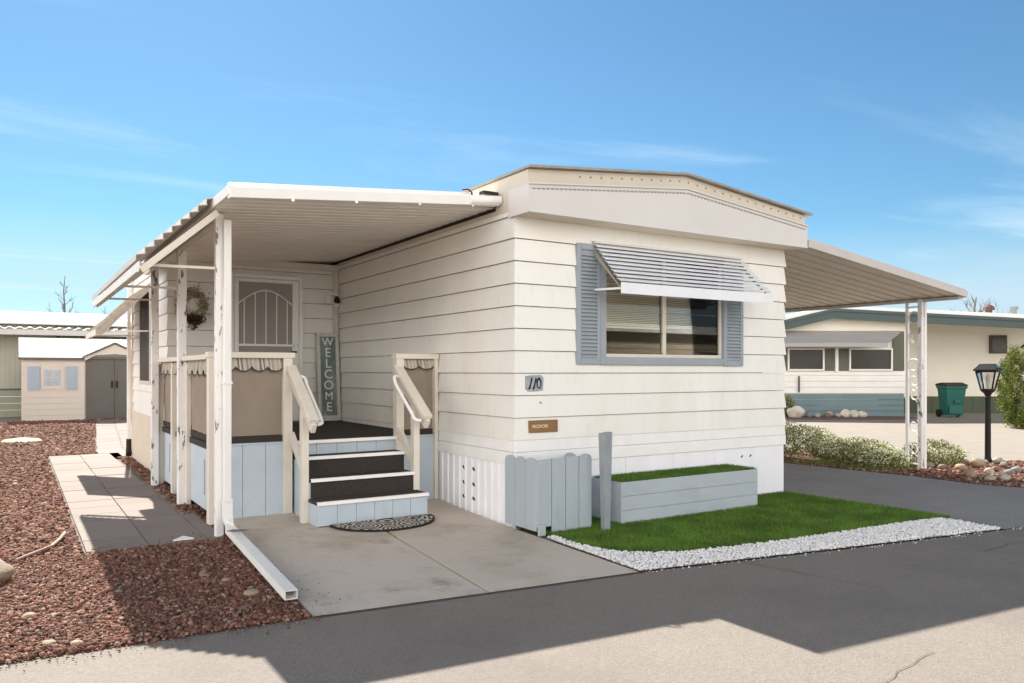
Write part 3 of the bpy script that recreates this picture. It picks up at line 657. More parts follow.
MB().box(-2.44, -2.40, .21, 5.35, 2.75, 2.83).build('side_edge', gutter_m, porch, .005)
MB().box(-2.375, -2.315, 1.01, 5.3, 2.67, 2.735).build('header_beam', rail_m, porch, .005)
for (x, y, s) in ((-2.352, .97, .066), (-2.335, 2.82, .085), (-2.37, 4.43, .08)):
    p = MB().box(x - s / 2, x + s / 2, y - s / 2, y + s / 2, .0, 2.735 if y < 1 else 2.668).build('post', post_m, porch, .006)
# stepped side awning hanging off the left eave, with stay bars
m = MB()
for i in range(9):   # stair-stepped pans
    o_, z = 2.415 + .0655 * i, 2.835 - .062 * i
    m.prism([(-p, .78, q) for p, q in ((o_, z), (o_ + .078, z - .016), (o_ + .078, z - .066), (o_ + .072, z - .066), (o_ + .072, z - .022), (o_, z - .006))], (0, 4.07, 0))
sl = m.build('side_awning', M('grey_awning_pan', (.60, .57, .53), .5, .1, 4, .08, 20, stain=((.3, .26, .22), 6, .55, .8, .5)), porch)
for yy in (.79, 2.8, 4.8): MB().beam((-2.40, yy, 2.715), (-2.975, yy, 2.20), .03, .05).build('rafter', rail_m, sl)
MB().prism([(-2.985, .78, 2.275), (-3.012, .78, 2.250), (-3.006, .78, 2.185), (-2.992, .78, 2.185), (-2.985, .78, 2.235)], (0, 4.07, 0)).build('hem', gutter_m, sl)
m = MB()
for yy in (.96, 2.82, 4.43): m.beam((-2.985, yy, 2.265), (-2.38, yy, 2.275), .022, .022)
m.build_each('stay_bar', rail_m, sl)
# downspout beside the front post with its long outlet on the gravel
dsp = MB().box(-2.333, -2.270, .87, .932, .30, 2.68).build('downspout', gutter_m, porch, .008)
m = MB().box(-2.339, -2.264, .864, .94, .31, .335).box(-2.339, -2.264, .864, .94, 1.3, 1.32); m.build_each('bracket', gutter_m, dsp)
def outlet():
    m = MB(); P = [Vector((-2.301, .90, .32)), Vector((-2.301, .89, .17)), Vector((-2.305, .78, .10)), Vector((-2.405, -1.25, .062))]
    w, h, t = .076, .056, .005
    def ring(p, d, w, h):
        up = Vector((0, 0, 1)) if abs(d.z) < .8 else Vector((0, 1, 0)); a_ = d.cross(up).normalized() * w / 2; b_ = a_.normalized().cross(d).normalized() * h / 2
        return [p - a_ - b_, p + a_ - b_, p + a_ + b_, p - a_ + b_]
    D = [(P[1] - P[0]), (P[2] - P[0]), (P[3] - P[1]), (P[3] - P[2])]; D = [x.normalized() for x in D]
    D[1] = Vector((0, -.55, -.8)).normalized()
    outer = [ring(p, d, w, h) for p, d in zip(P, D)]; inner = [ring(p, d, w - 2 * t, h - 2 * t) for p, d in zip(P, D)]
    for rr, fl in ((outer, 0), (inner, 1)):
        for k in range(3):
            for j in range(4):
                q = [rr[k][j], rr[k][(j + 1) % 4], rr[k + 1][(j + 1) % 4], rr[k + 1][j]]
                m.poly(q[::-1] if fl else q)
    for j in range(4): m.poly([outer[-1][j], outer[-1][(j + 1) % 4], inner[-1][(j + 1) % 4], inner[-1][j]])
    return m
outlet().build('outlet', gutter_m, dsp)

# ================================================================== PORCH DECK
deck = empty('porch_deck', (-1.1, 3., 0)); tag(deck, 'raised porch deck with cream rails, taupe fabric screens and pale blue skirting', 'deck')
DYF = 1.5; DZ = .73
MB().box(-2.28, -.03, DYF + .05, EY0 - .03, DZ - .06, DZ).build('deck_floor', carpet_m, deck)
MB().box(-2.245, -1.56, DYF + .012, DYF + .03, DZ + .012, DZ + .07).box(-.40, -.07, DYF + .012, DYF + .03, DZ + .012, DZ + .07).box(-2.27, -2.25, DYF + .1, EY0 - .05, DZ + .012, DZ + .07).build_each('edge_strip', carpet_m, deck)
# skirting boards of the front and left side
def boards(x0, x1, n, z0, z1, y, th=.02):
    m = MB(); w = (x1 - x0) / n
    for i in range(n): m.box(x0 + i * w + .002, x0 + (i + 1) * w - .002, y, y + th, z0, z1)
    return m
boards(-2.24, -1.61, 3, .05, DZ - .005, DYF + .005).build('skirt_panel', blue_m, deck)
boards(-.40, -.06, 2, .05, DZ - .005, DYF + .005).build('skirt_panel', blue_m, deck)
MB().box(-2.24, -1.56, DYF - .008, DYF + .03, DZ - .004, DZ + .010).box(-.42, -.06, DYF - .008, DYF + .03, DZ - .004, DZ + .010).build_each('ledge', blue_m, deck)
for (ya, yb) in ((1.62, 2.70), (2.80, 3.55), (3.62, 4.50)):
    sp = MB().box(-2.268, -2.25, ya, yb, .08, DZ - .004).build('skirt_panel', blue_m, deck)
    MB().box(-2.2705, -2.266, ya + .35, ya + .40, .22, .56).build('vent', gpost_m, sp)
# posts and rails
def post(x0, x1, y0, y1, z0, z1, name='post'): return MB().box(x0, x1, y0, y1, z0, z1).build(name, rail_m, deck, .005)
post(-2.335, -2.245, DYF - .03, DYF + .07, .02, 1.575)
post(-1.66, -1.575, DYF - .03, DYF + .06, .055, 1.575)
post(-.50, -.415, DYF - .03, DYF + .06, .055, 1.575)
post(-.062, -.022, DYF - .03, DYF + .06, .055, 1.575)
post(-2.32, -2.262, 3.53, 3.61, .02, 1.5); post(-2.32, -2.262, 4.46, 4.53, .02, 1.5); post(-2.31, -2.262, 2.70, 2.78, .02, 1.5)
MB().box(-2.345, -1.55, DYF - .04, DYF + .08, 1.53, 1.585).build('top_rail', rail_m, deck, .006)
MB().box(-.51, -.018, DYF - .04, DYF + .08, 1.535, 1.59).build('top_rail', rail_m, deck, .006)
MB().box(-2.345, -2.24, DYF + .085, EY0 - .02, 1.515, 1.565).build('top_rail', rail_m, deck, .006)
# fabric screens and striped scalloped valances
def screen(p0, p1, nrm, z0, z1, name, mat):
    p0, p1, nrm = Vector(p0), Vector(p1), Vector(nrm); m = MB(); n = 24; rows = 6
    G = [[p0 + (p1 - p0) * (i / n) + nrm * (.004 * math.sin(i * .9 + j) + .006 * math.sin(j * 1.3 + i * .2)) + Vector((0, 0, z0 + (z1 - z0) * j / rows)) for i in range(n + 1)] for j in range(rows + 1)]
    for j in range(rows):
        for i in range(n): m.poly([G[j][i], G[j][i + 1], G[j + 1][i + 1], G[j + 1][i]])
    return m.build(name, mat, deck, smooth=True)
def valance(p0, p1, nrm, z1, drop, ns):
    p0, p1, nrm = Vector(p0), Vector(p1), Vector(nrm); m = MB(); n = ns * 14; rows = 4; G = []
    for j in range(rows + 1):
        row = []
        for i in range(n + 1):
            t = i / n; sc = abs(math.sin(math.pi * t * ns)) ** .6; d = drop * (.66 + .34 * sc); zz = z1 - d * j / rows
            row.append(p0 + (p1 - p0) * t + nrm * (.018 + .004 * (j / rows) * math.sin(i * 1.35) + .012 * j / rows) + Vector((0, 0, zz)))
        G.append(row)
    for j in range(rows):
        for i in range(n): m.poly([G[j][i], G[j][i + 1], G[j + 1][i + 1], G[j + 1][i]])
    m2 = MB()
    for i in range(n): a_, b_ = G[rows][i], G[rows][i + 1]; m2.poly([a_, b_, b_ + Vector((0, 0, .008)) + nrm * .002, a_ + Vector((0, 0, .008)) + nrm * .002])
    o = m.build('valance', val_m, deck, smooth=True); m2.build('piping', black_m, o)
screen((-2.245, DYF + .03, 0), (-1.655, DYF + .03, 0), (0, -1, 0), DZ + .075, 1.535, 'fabric_screen', cloth_m)
valance((-2.24, DYF + .02, 0), (-1.66, DYF + .02, 0), (0, -1, 0), 1.53, .125, 4)
screen((-.415, DYF + .03, 0), (-.06, DYF + .03, 0), (0, -1, 0), DZ + .05, 1.54, 'fabric_screen', cloth_m)
valance((-.413, DYF + .02, 0), (-.065, DYF + .02, 0), (0, -1, 0), 1.53, .105, 2)
for (ya, yb, ns) in ((1.58, 2.70, 4), (2.78, 3.53, 3), (3.61, 4.46, 3)):
    screen((-2.262, ya, 0), (-2.262, yb, 0), (-1, 0, 0), DZ + .075, 1.52, 'fabric_screen', cloth_m); valance((-2.275, ya, 0), (-2.275, yb, 0), (-1, 0, 0), 1.515, .15, ns)

# ================================================================== PORCH STEPS
steps = empty('porch_steps', (-1., 1.1, .03)); tag(steps, 'dark carpeted porch steps with white nosings, pale blue riser boards and handrails', 'steps')
X0, X1 = -1.555, -.48
YS = [.80, 1.06, 1.29, 1.505]; ZS = [.245, .42, .60, .735]
boards(X0, X1, 6, .035, ZS[0] - .03, YS[0]).build('riser', blue_m, steps)
for xs_ in (X0, X1 - .02):
    MB().prism([(xs_, YS[0] + .021, .03), (xs_, YS[3], .03), (xs_, YS[3], ZS[2] - .03), (xs_, YS[2], ZS[2] - .03), (xs_, YS[2], ZS[1] - .03), (xs_, YS[1], ZS[1] - .03), (xs_, YS[1], ZS[0] - .03), (xs_, YS[0] + .021, ZS[0] - .03)], (.02, 0, 0)).build('side_board', blue_m, steps)
inn = (X0 + .02, X1 - .02)
MB().box(*inn, YS[1], YS[1] + .03, ZS[0], ZS[1] - .026).build('riser', carpet_m, steps); MB().box(*inn, YS[2], YS[2] + .03, ZS[1], ZS[2] - .026).build('riser', carpet_m, steps)
boards(inn[0], inn[1], 5, ZS[2], ZS[3] - .024, YS[3] + .01).build('riser', blue_m, steps)
for k in range(3):
    a_, b_ = (X0 - .005, X1 + .005) if k == 0 else inn
    MB().box(a_, b_, YS[k] - .012, YS[k + 1] + .02, ZS[k] - .024, ZS[k]).build('tread', carpet_m, steps)
for k in range(4):
    a_, b_ = (X0 - .008, X1 + .008) if k == 0 else inn
    MB().box(a_, b_, YS[k] - .020, YS[k] - .0125, ZS[k] - .026, ZS[k] + .004).box(a_, b_, YS[k] - .0125, YS[k] + .014, ZS[k] + .0005, ZS[k] + .004).build('nosing', white_m, steps)
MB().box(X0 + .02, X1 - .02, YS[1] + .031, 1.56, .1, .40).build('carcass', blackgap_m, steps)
def handrail(x, inner):
    hr = MB().beam((x, 1.50, 1.455), (x, .80, .965), .095, .042).build('handrail', rail_m, steps, .006)
    MB().beam((x, 1.47, 1.455 - .1), (x, .815, .975 - .078), .045, .09).build('stringer', rail_m, hr, .004)
    MB().beam((x, 1.47, .80), (x, 1.10, .50), .04, .085).build('lower_rail', rail_m, hr, .004)
    MB().box(x - .032, x + .032, 1.045, 1.125, .03, 1.07).build('post', rail_m, hr, .005)
    xi = x + inner * .10; m = MB(); y0, z0, y1, z1 = 1.40, 1.36, .87, .975
    pts = [(x + inner * .045, y0, z0 - .02)] + [(x + inner * (.045 + .055 * math.sin(t)), y0 - .04 * (1 - math.cos(t)), z0 + .0 - .03 * (1 - math.cos(t))) for t in np.linspace(.2, 1.57, 5)]
    pts += [(xi, y0 + (y1 - y0) * t, z0 - .03 + (z1 - z0) * t) for t in (.15, .5, .85)]
    pts += [(x + inner * (.045 + .055 * math.cos(t)), y1 + .03 - .04 * math.sin(t), z1 - .02 - .02 * math.sin(t)) for t in np.linspace(0, 1.5, 5)]
    pts.append((x + inner * .045, y1 - .01, z1 - .04))
    gb = m.tube(pts, .017, 10).build('grab_bar', white_m, hr, smooth=True)
handrail(-1.585, 1); handrail(-.475, -1)

# half round doormat
def mat_mat():
    m = M('scroll_doormat', (.46, .42, .36), .95, .1, 30, .4, 300); nt = m.node_tree; n = nt.nodes; l = nt.links; b = n['Principled BSDF']
    geo = n.new('ShaderNodeNewGeometry'); vo = n.new('ShaderNodeTexVoronoi'); vo.inputs['Scale'].default_value = 5.5; l.new(geo.outputs['Position'], vo.inputs['Vector'])
    mu = n.new('ShaderNodeMath'); mu.operation = 'MULTIPLY'; mu.inputs[1].default_value = 34; l.new(vo.outputs['Distance'], mu.inputs[0])
    nz = n.new('ShaderNodeTexNoise'); nz.inputs['Scale'].default_value = 12; l.new(geo.outputs['Position'], nz.inputs['Vector'])
    m3 = n.new('ShaderNodeMath'); m3.operation = 'MULTIPLY_ADD'; m3.inputs[1].default_value = 9; l.new(nz.outputs[0], m3.inputs[0]); l.new(mu.outputs[0], m3.inputs[2])
    si = n.new('ShaderNodeMath'); si.operation = 'SINE'; l.new(m3.outputs[0], si.inputs[0]); gt = n.new('ShaderNodeMath'); gt.operation = 'GREATER_THAN'; gt.inputs[1].default_value = .05; l.new(si.outputs[0], gt.inputs[0])
    mx = n.new('ShaderNodeMix'); mx.data_type = 'RGBA'; l.new(gt.outputs[0], mx.inputs['Factor']); l.new(b.inputs['Base Color'].links[0].from_socket, mx.inputs[6]); mx.inputs[7].default_value = (.025, .022, .02, 1); l.new(mx.outputs[2], b.inputs['Base Color']); return m
zs = lambda y: .012 + max(0, min(1, (y - .2) / 1.2)) * .046
def halfround(rx, ry, z, th):
    pts = [(-.955 + rx * math.cos(t), .775 - ry * math.sin(t)) for t in np.linspace(0, math.pi, 40)]
    m = MB(); n = len(pts); base = [(x, y, zs(y) + z - .004) for x, y in pts]
    return m.prism(base, (0, 0, th))
dm = halfround(.50, .41, .0, .016).build('doormat', black_m); tag(dm, 'half round doormat with black and beige scrolls at the foot of the steps', 'doormat')
halfround(.482, .393, .0165, .004).build('mat_face', mat_mat(), dm)

# ================================================================== things on the walls and deck
# WELCOME board leaning against the wall by the door
wb = empty('welcome_sign', (-.21, 4.3, DZ)); tag(wb, 'tall narrow grey green WELCOME board in white frame leaning by the door', 'sign')
sx0, sx1, sz0, sz1 = -.345, -.035, DZ + .003, 1.93
lean = lambda x, y, z: (x, y + (z - DZ) * .085, z)
SY = 4.36
m = MB().box(sx0, sx0 + .045, SY, SY + .03, sz0, sz1).box(sx1 - .045, sx1, SY, SY + .03, sz0, sz1).box(sx0 + .045, sx1 - .045, SY, SY + .03, sz0, sz0 + .07).box(sx0 + .045, sx1 - .045, SY, SY + .03, sz1 - .05, sz1)
m.xf(lean).build('frame', M('whitewashed_frame', (.58, .57, .53), .7, .15, 20, .2, 60), wb, .003)
MB().box(sx0 + .04, sx1 - .04, SY + .012, SY + .026, sz0 + .06, sz1 - .045).xf(lean).build('panel', M('grey_green_board', (.17, .22, .21), .7, .25, 9, .1, 40, stain=((.40, .43, .42), 9, .45, .7, .6), stretch=(1, 1, .3)), wb)
lt = M('white_lettering', (.82, .82, .80), .6, .03, 10)
for i, ch in enumerate('WELCOME'):
    zc = sz1 - .125 - i * .148
    text(ch, .175 if ch not in 'WM' else .155, lambda x, y, z, zc=zc: lean((sx0 + sx1) / 2 + x, SY + .010 - z, zc + y), lt, wb, 'letter')
# house number
hn = MB(); pts = []
for i in range(48):
    t = 2 * math.pi * i / 48; c_, s_ = math.cos(t), math.sin(t); e = .30
    pts.append((.198 + .098 * math.copysign(abs(c_) ** e, c_) + .003 * math.sin(7 * t), -.022, 1.297 + .073 * math.copysign(abs(s_) ** e, s_) + .004 * math.sin(5 * t + 1)))
hn.prism([(x, y, z) for x, y, z in pts], (0, .012, 0))
hp = hn.build('house_number_plaque', M('grey_blue_plaque', (.33, .37, .40), .6, .22, 30)); tag(hp, 'grey wavy edged plaque with slanted black house number 110', 'house number')
def brush(P, r): 
    m = MB(); m.tube([(x, -.024, z) for x, z in P], r, 8); m.xf(lambda x, y, z: (x, -.024 + (y + .024) * .12, z)); return m
for j, xo in enumerate((.145, .192)):
    brush([(xo + .022, 1.348), (xo + .018, 1.325), (xo + .008, 1.29), (xo, 1.26), (xo - .012, 1.243)], [.0075, .0085, .0075, .0105, .0085]).build('digit', black_m, hp)
brush([(.246 + .022 * math.cos(t), 1.296 + .044 * math.sin(t)) for t in np.linspace(0, 2 * math.pi, 25)], [.0075 + .002 * math.sin(t) for t in np.linspace(0, 6.28, 25)]).build('digit', black_m, hp)
# brown name sign
ns = MB().box(.135, .455, -.030, -.012, .845, .958).build('name_sign', M('varnished_wood', (.24, .13, .05), .45, .2, 10, .1, 60, stain=((.13, .06, .02), 8, .5, .75, .5), stretch=(.3, 1, 1)), bevel=.003); tag(ns, 'small brown wooden name sign with pale lettering below the house number', 'sign')
text('PACEMORE', .042, lambda x, y, z: (.255 + x * .82, -.031 - z, .902 + y), M('pale_lettering', (.75, .60, .38), .5, .05, 10), ns, 'lettering', bold=.0006)
MB().lathe((0, 0, 0), [(.012, 0), (.006, .02)], 8).xf(lambda x, y, z: (.268 + x, -.012 - z, 1.12 + y)).build('wall_hook', steel_m, home)
# dried flower wreath on the side room wall
wr = empty('wreath', (-1.93, EY0 - .06, 2.05)); tag(wr, 'pale dried flower wreath with dark bow on the wall by the porch posts', 'wreath')
def leafquads(C, size, nrm_bias=None, aspect=.6):
    n = len(C); Rm = rotmats(n); a = Rm[:, :, 0] * size[:, None]; b = Rm[:, :, 1] * (size * aspect)[:, None]
    V = np.stack([C - a, C - b, C + a, C + b], 1).reshape(-1, 3); F = np.arange(4 * n).reshape(-1, 4); return V, F
n = 900; t = rng.uniform(0, 2 * math.pi, n); rr = .15 + rng.normal(size=n) * .035; C = np.column_stack([-1.93 + rr * np.cos(t), EY0 - .055 + rng.normal(size=n) * .018, 2.24 + rr * 1.1 * np.sin(t)])
V, F = leafquads(C, rng.uniform(.012, .026, n)); np_mesh('foliage', V, F, M('dried_flowers', (.4, .36, .25), .8, .2, 30, island=[(.62, .58, .44), (.36, .33, .21), (.52, .48, .34), (.22, .18, .11), (.70, .66, .52)]), wr)
n = 260; C = np.column_stack([-1.91 + rng.normal(size=n) * .05, EY0 - .085 + rng.normal(size=n) * .012, 2.10 - np.abs(rng.normal(size=n)) * .05]); V, F = leafquads(C, rng.uniform(.02, .04, n))
np_mesh('bow', V, F, M('dark_bow_cloth', (.07, .05, .035), .8, .3, 30, island=[(.05, .035, .025), (.11, .08, .05), (.03, .02, .015)]), wr)
# twin flood light
fl = empty('flood_light', (-.05, EY0 - .1, 2.38)); tag(fl, 'twin bulb flood light with white box in the corner beside the door', 'light')
MB().box(-.10, -.02, EY0 - .09, EY0 - .05, 2.30, 2.40).build('junction_box', white_m, fl, .004)
for (dx, mm) in ((-.13, white_m), (.0, bronze_m)):
    m = MB().lathe((0, 0, 0), [(.018, 0), (.03, .03), (.042, .09), (.045, .11)], 14).xf(lambda x, y, z, dx=dx: (-.06 + dx + x - z * .2, EY0 - .10 - z * .6 + y * .6, 2.44 - z * .75 + y * .5)); m.build('bulb_holder', mm, fl)
m = MB().tube([(-.06, EY0 - .07, 2.4), (-.06, EY0 - .1, 2.46), (-.12, EY0 - .11, 2.47), (-.19, EY0 - .1, 2.44)], .012, 8).tube([(-.05, EY0 - .09, 2.46), (-.055, EY0 - .1, 2.44)], .012, 8); m.build('arm', white_m, fl)
MB().tube([(-.06, EY0 - .065, .80), (-.06, EY0 - .065, 2.3)], .012, 8).build('conduit', rail_m, fl)

# ================================================================== picket screen, post, planter
pk = empty('picket_screen', (.33, -.2, 0)); tag(pk, 'low grey blue picket screen enclosing the front corner of the home', 'fence')
def picket(p0, p1, nrm, z0, z1, rnd=True):
    p0, p1, nrm = Vector(p0), Vector(p1), Vector(nrm); w = (p1 - p0).length; d = (p1 - p0).normalized(); pts = []
    pts = [p0 + Vector((0, 0, z0)), p1 + Vector((0, 0, z0))]
    k = 9 if rnd else 2
    for i in range(k):
        t = math.pi * i / (k - 1); xx = w / 2 + math.cos(t) * w / 2; hh = (math.sin(t) ** .7) * w * (.36 if rnd else 0)
        pts.append(p0 + d * xx + Vector((0, 0, z1 - w * (.36 if rnd else 0) + hh)))
    m = MB().prism(pts, nrm * .018); return m.build('picket', fence_m, pk, .003)
for i in range(3):
    y = .09 - i * .168; picket((-.052, y, 0), (-.052, y - .164, 0), (1, 0, 0), .035, .655 + .003 * i)
xs = [-.05, .105, .255, .40, .545]
for i in range(4): picket((xs[i] + .003, -.425, 0), (xs[i + 1] - .003, -.425, 0), (0, 1, 0), .012 if i else .07, .648 + .005 * i + (.0 if i < 3 else .012), i == 3)
for i in range(2): y = -.03 - i * .2; picket((.545, y, 0), (.545, y - .18, 0), (-1, 0, 0), .02, .655)
for z_ in (.48, .12): MB().box(-.03, .525, -.406, -.37, z_, z_ + .09).build('rail', fence_m, pk, .003)
MB().box(-.033, .0, -.365, -.03, .48, .57).build('rail', fence_m, pk, .003)
MB().box(-.045, .025, -.45, -.426, .0, .10).build('foot_block', fence_m, pk, .003)
gp = MB(); gp.prism([(.545, -.60, -.02), (.645, -.60, -.02), (.645, -.50, -.02), (.545, -.50, -.02)], (0, 0, .02)); gp = MB()
gp.v = [(.553, -.60, -.01), (.613, -.60, -.01), (.613, -.54, -.01), (.553, -.54, -.01), (.535, -.61, .868), (.628, -.61, .875), (.628, -.525, .87), (.535, -.525, .862)]; gp.f = [(3, 2, 1, 0), (4, 5, 6, 7), (0, 1, 5, 4), (1, 2, 6, 5), (2, 3, 7, 6), (3, 0, 4, 7)]
tag(gp.build('wooden_post', gpost_m, bevel=.006), 'weathered grey wooden post standing in the lawn between pickets and planter', 'post')
pl = empty('planter_box', (1.77, -.24, 0)); tag(pl, 'long pale blue planter box topped with green turf against the front wall', 'planter')
px0, px1, py0, py1, ph = .855, 2.70, -.46, -.03, .392
m = MB(); h = (ph - .0) / 3
for k in range(3): m.box(px0 + .018, px1 - .018, py0, py0 + .02, k * h + (.0012 if k else -.01), (k + 1) * h - .001)
m.build('front_board', planter_m, pl, .003)
m = MB().box(px0, px0 + .018, py0 + .0, py1, -.01, ph).box(px1 - .018, px1, py0 + .0, py1, -.01, ph).box(px0 + .018, px1 - .018, py1 - .02, py1, 0, ph); m.build('end_board', planter_m, pl, .003)
MB().box(px0 + .018, px1 - .018, py0 + .02, py1 - .02, .3, ph - .005).build('soil', lawnb_m, pl)
xy = np.column_stack([rng.uniform(px0 - .0, px1 + .0, 14000), rng.uniform(py0 + .01, py1 - .01, 14000)]); hz_ = ph + .012 * (np.sin(xy[:, 0] * 3) + 1) * .5
V, F = blades(xy, ph - .006, .014, .034, .0035); tag(np_mesh('turf', V, F, turf_m, pl), kind='stuff')

# ================================================================== CARPORT (right)
cp = empty('carport', (7.08, .3, 0)); tag(cp, 'white metal carport roof sloping off the home on scrollwork posts', 'carport')
CX1, CY0, CY1 = 7.17, -.26, 9.5
zc = lambda x: 2.818 - (x - W) * .1165
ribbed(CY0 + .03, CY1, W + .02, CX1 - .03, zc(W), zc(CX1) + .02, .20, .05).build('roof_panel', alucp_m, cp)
m = MB(); m.beam((W + .09, CY0, zc(W) + .035), (CX1, CY0, zc(CX1) + .045), .05, .085); m.beam((W + .09, CY0 + .015, zc(W) + .09), (CX1, CY0 + .015, zc(CX1) + .1), .03, .03)
m.build('front_fascia', cpf_m, cp, .005)
MB().box(CX1 - .022, CX1, CY0 + .026, CY1, zc(CX1) + .0, zc(CX1) + .09).build('side_gutter', cpf_m, cp, .005)
MB().box(CX1 - .12, CX1 - .05, CY0 + .03, CY1, zc(CX1) - .022, zc(CX1) + .018).build('edge_angle', cpf_m, cp)
PA, PB = (7.06, .31), (7.15, .56)
for (p, sx) in ((PA, .03), (PB, .02)):
    MB().box(p[0] - sx, p[0] + sx, p[1] - sx, p[1] + sx, 0, min(zc(p[0]), 2.43)).build('post', post_m if sx > .025 else white_m, cp, .004)
MB().box(PA[0] + .05, PA[0] + .105, PA[1] - .03, PA[1] + .03, .0, 2.43).build('post', white_m, cp, .004)
for yy in (4.2, 8.3): MB().box(7.03, 7.12, yy - .04, yy + .04, 0, zc(7.08)).build('post', white_m, cp, .004)
def scroll():
    m = MB(); a, b = Vector((PA[0], PA[1], 0)), Vector((PB[0], PB[1], 0)); d = (b - a); ln = d.length; d = d.normalized()
    P = lambda t, z: a + d * (ln * t) + Vector((0, 0, z))
    for zc_ in (2.18, 1.50):
        m.tube([P(.5 + .40 * math.cos(t), zc_ + .085 * math.sin(t)) for t in np.linspace(0, 2 * math.pi, 20)], .009, 5)
    for zc_ in (1.90, 1.28, 1.08, .62, .30):
        sg = 1 if int(zc_ * 10) % 2 else -1
        m.tube([P(.5 + sg * (.42 - .30 * t) * math.sin(t * 7.5 + .6), zc_ + .10 * math.cos(t * 7.5 + .6) * (1 - .6 * t)) for t in np.linspace(0, 1, 26)], .006, 5)
        m.tube([P(.06, zc_ - .14), P(.5 , zc_ - .07), P(.94, zc_ + .02)], .005, 5)
    for z_ in (2.33, .08): m.beam(P(0, z_), P(1, z_), .012, .02)
    return m
scroll().build('scrollwork', white_m, cp)

# ================================================================== planting bed on the right: bushes, boulders, lamp post, evergreen
leaf_m = M('bush_leaf', (.10, .12, .04), .7, .3, 3, island=[(.10, .11, .03), (.22, .23, .08), (.32, .33, .13), (.15, .16, .05), (.42, .42, .22)], spec=.3)
flow_m = M('white_blossom', (.7, .7, .58), .7, .1, 6, island=[(.72, .70, .58), (.62, .62, .42), (.78, .77, .68), (.45, .48, .22)])
stem_m = M('woody_stem', (.10, .07, .05), .8, .2, 20)
def shell(n, c, rad, lo=-.1, inner=.75):
    v = rng.normal(size=(n, 3)); v /= np.linalg.norm(v, axis=1)[:, None]; v = v[v[:, 2] > lo]; k = len(v)
    bum = 1 + .13 * np.array([mnoise.noise(Vector((x * 2.6 + c[0], y * 2.6 + c[1], z * 2.6))) for x, y, z in v]) * 2
    r_ = (inner + (1 - inner) * rng.random(k) ** .5) * bum
    return np.array(c) + v * r_[:, None] * np.array(rad), v
def bush(label, lumps, nleaf, nflow, group):
    c0 = lumps[0][0]; o = empty('flowering_bush', (c0[0], c0[1], 0)); tag(o, label, 'bush', group)
    Vl, Fl, Vf, Ff = [], [], [], []; kl = kf = 0; st = MB()
    for (c, rad) in lumps:
        vol = rad[0] * rad[1] + rad[0] * rad[2]
        C, v = shell(int(nleaf * vol), c, rad, -.55, .45); V, F = leafquads(C, rng.uniform(.012, .026, len(C))); Vl.append(V); Fl.append(F + kl); kl += len(V)
        C, v = shell(int(nflow * vol), c, (rad[0] * 1.02, rad[1] * 1.02, rad[2] * 1.03), .05, .92); keep = np.array([mnoise.noise(Vector(p) * 3.2) > -.22 for p in C]); C = C[keep]
        V, F = leafquads(C, rng.uniform(.006, .012, len(C)), aspect=.9); Vf.append(V); Ff.append(F + kf); kf += len(V)
        for i in range(10):
            a_ = rng.uniform(0, 6.28); st.tube([(c[0] + .1 * math.cos(a_), c[1] + .1 * math.sin(a_), .0), (c[0] + rad[0] * .3 * math.cos(a_), c[1] + rad[1] * .3 * math.sin(a_), rad[2] * .5), (c[0] + rad[0] * .6 * math.cos(a_), c[1] + rad[1] * .6 * math.sin(a_), c[2] + rad[2] * .5)], [.012, .008, .004], 5)
    st.build_each('stem', stem_m, o); np_mesh('foliage', np.concatenate(Vl), np.concatenate(Fl), leaf_m, o); np_mesh('blossom', np.concatenate(Vf), np.concatenate(Ff), flow_m, o)
G_ = 'white flowering bushes beside the driveway'
bush('largest rounded bush speckled with white blossom beside the right wall', [((7.0, 2.6, .20), (.62, .95, .36)), ((7.25, 3.6, .2), (.6, .8, .33))], 9500, 9000, G_)
bush('low sprawling white blossom bush left of the carport post', [((7.15, 1.35, .13), (.55, .62, .23)), ((7.6, 1.9, .12), (.45, .6, .22)), ((7.0, .85, .08), (.45, .4, .17))], 9500, 11000, G_)
bush('smaller white blossom bush between carport post and boulders', [((7.95, .62, .13), (.5, .42, .22)), ((7.55, .62, .1), (.3, .3, .22))], 9500, 9000, G_)
# low green weeds at the bed edge
xy = np.concatenate([scatter([(6.32, .55), (7.0, .2), (7.2, .6), (6.4, 1.9)], 900), scatter([(6.28, 0.9), (6.5, .9), (6.6, 3), (6.2, 3)], 700)])
V, F = blades(xy, .002, .03, .09, .006); o = np_mesh('weeds', V, F, M('weed_leaf', (.1, .14, .03), .7, .3, 5, island=[(.07, .12, .02), (.16, .2, .05), (.1, .12, .03)])); tag(o, 'low green weeds along the driveway edge under the bushes', 'weeds', kind='stuff')
rock_cols = dict(tan=(.36, .28, .19), grey=(.26, .25, .23), pale=(.46, .41, .34), brown=(.25, .17, .12), cream=(.72, .66, .56))
rock_mats = {k: M(k + '_river_stone', (c[0] * .85, c[1] * .85, c[2] * .85), .8, .3, 8, .5, 45, stain=[((c[0] * .4, c[1] * .38, c[2] * .36), 11, .5, .75, .65), ((.5, .47, .42), 26, .6, .75, .4)]) for k, c in rock_cols.items()}
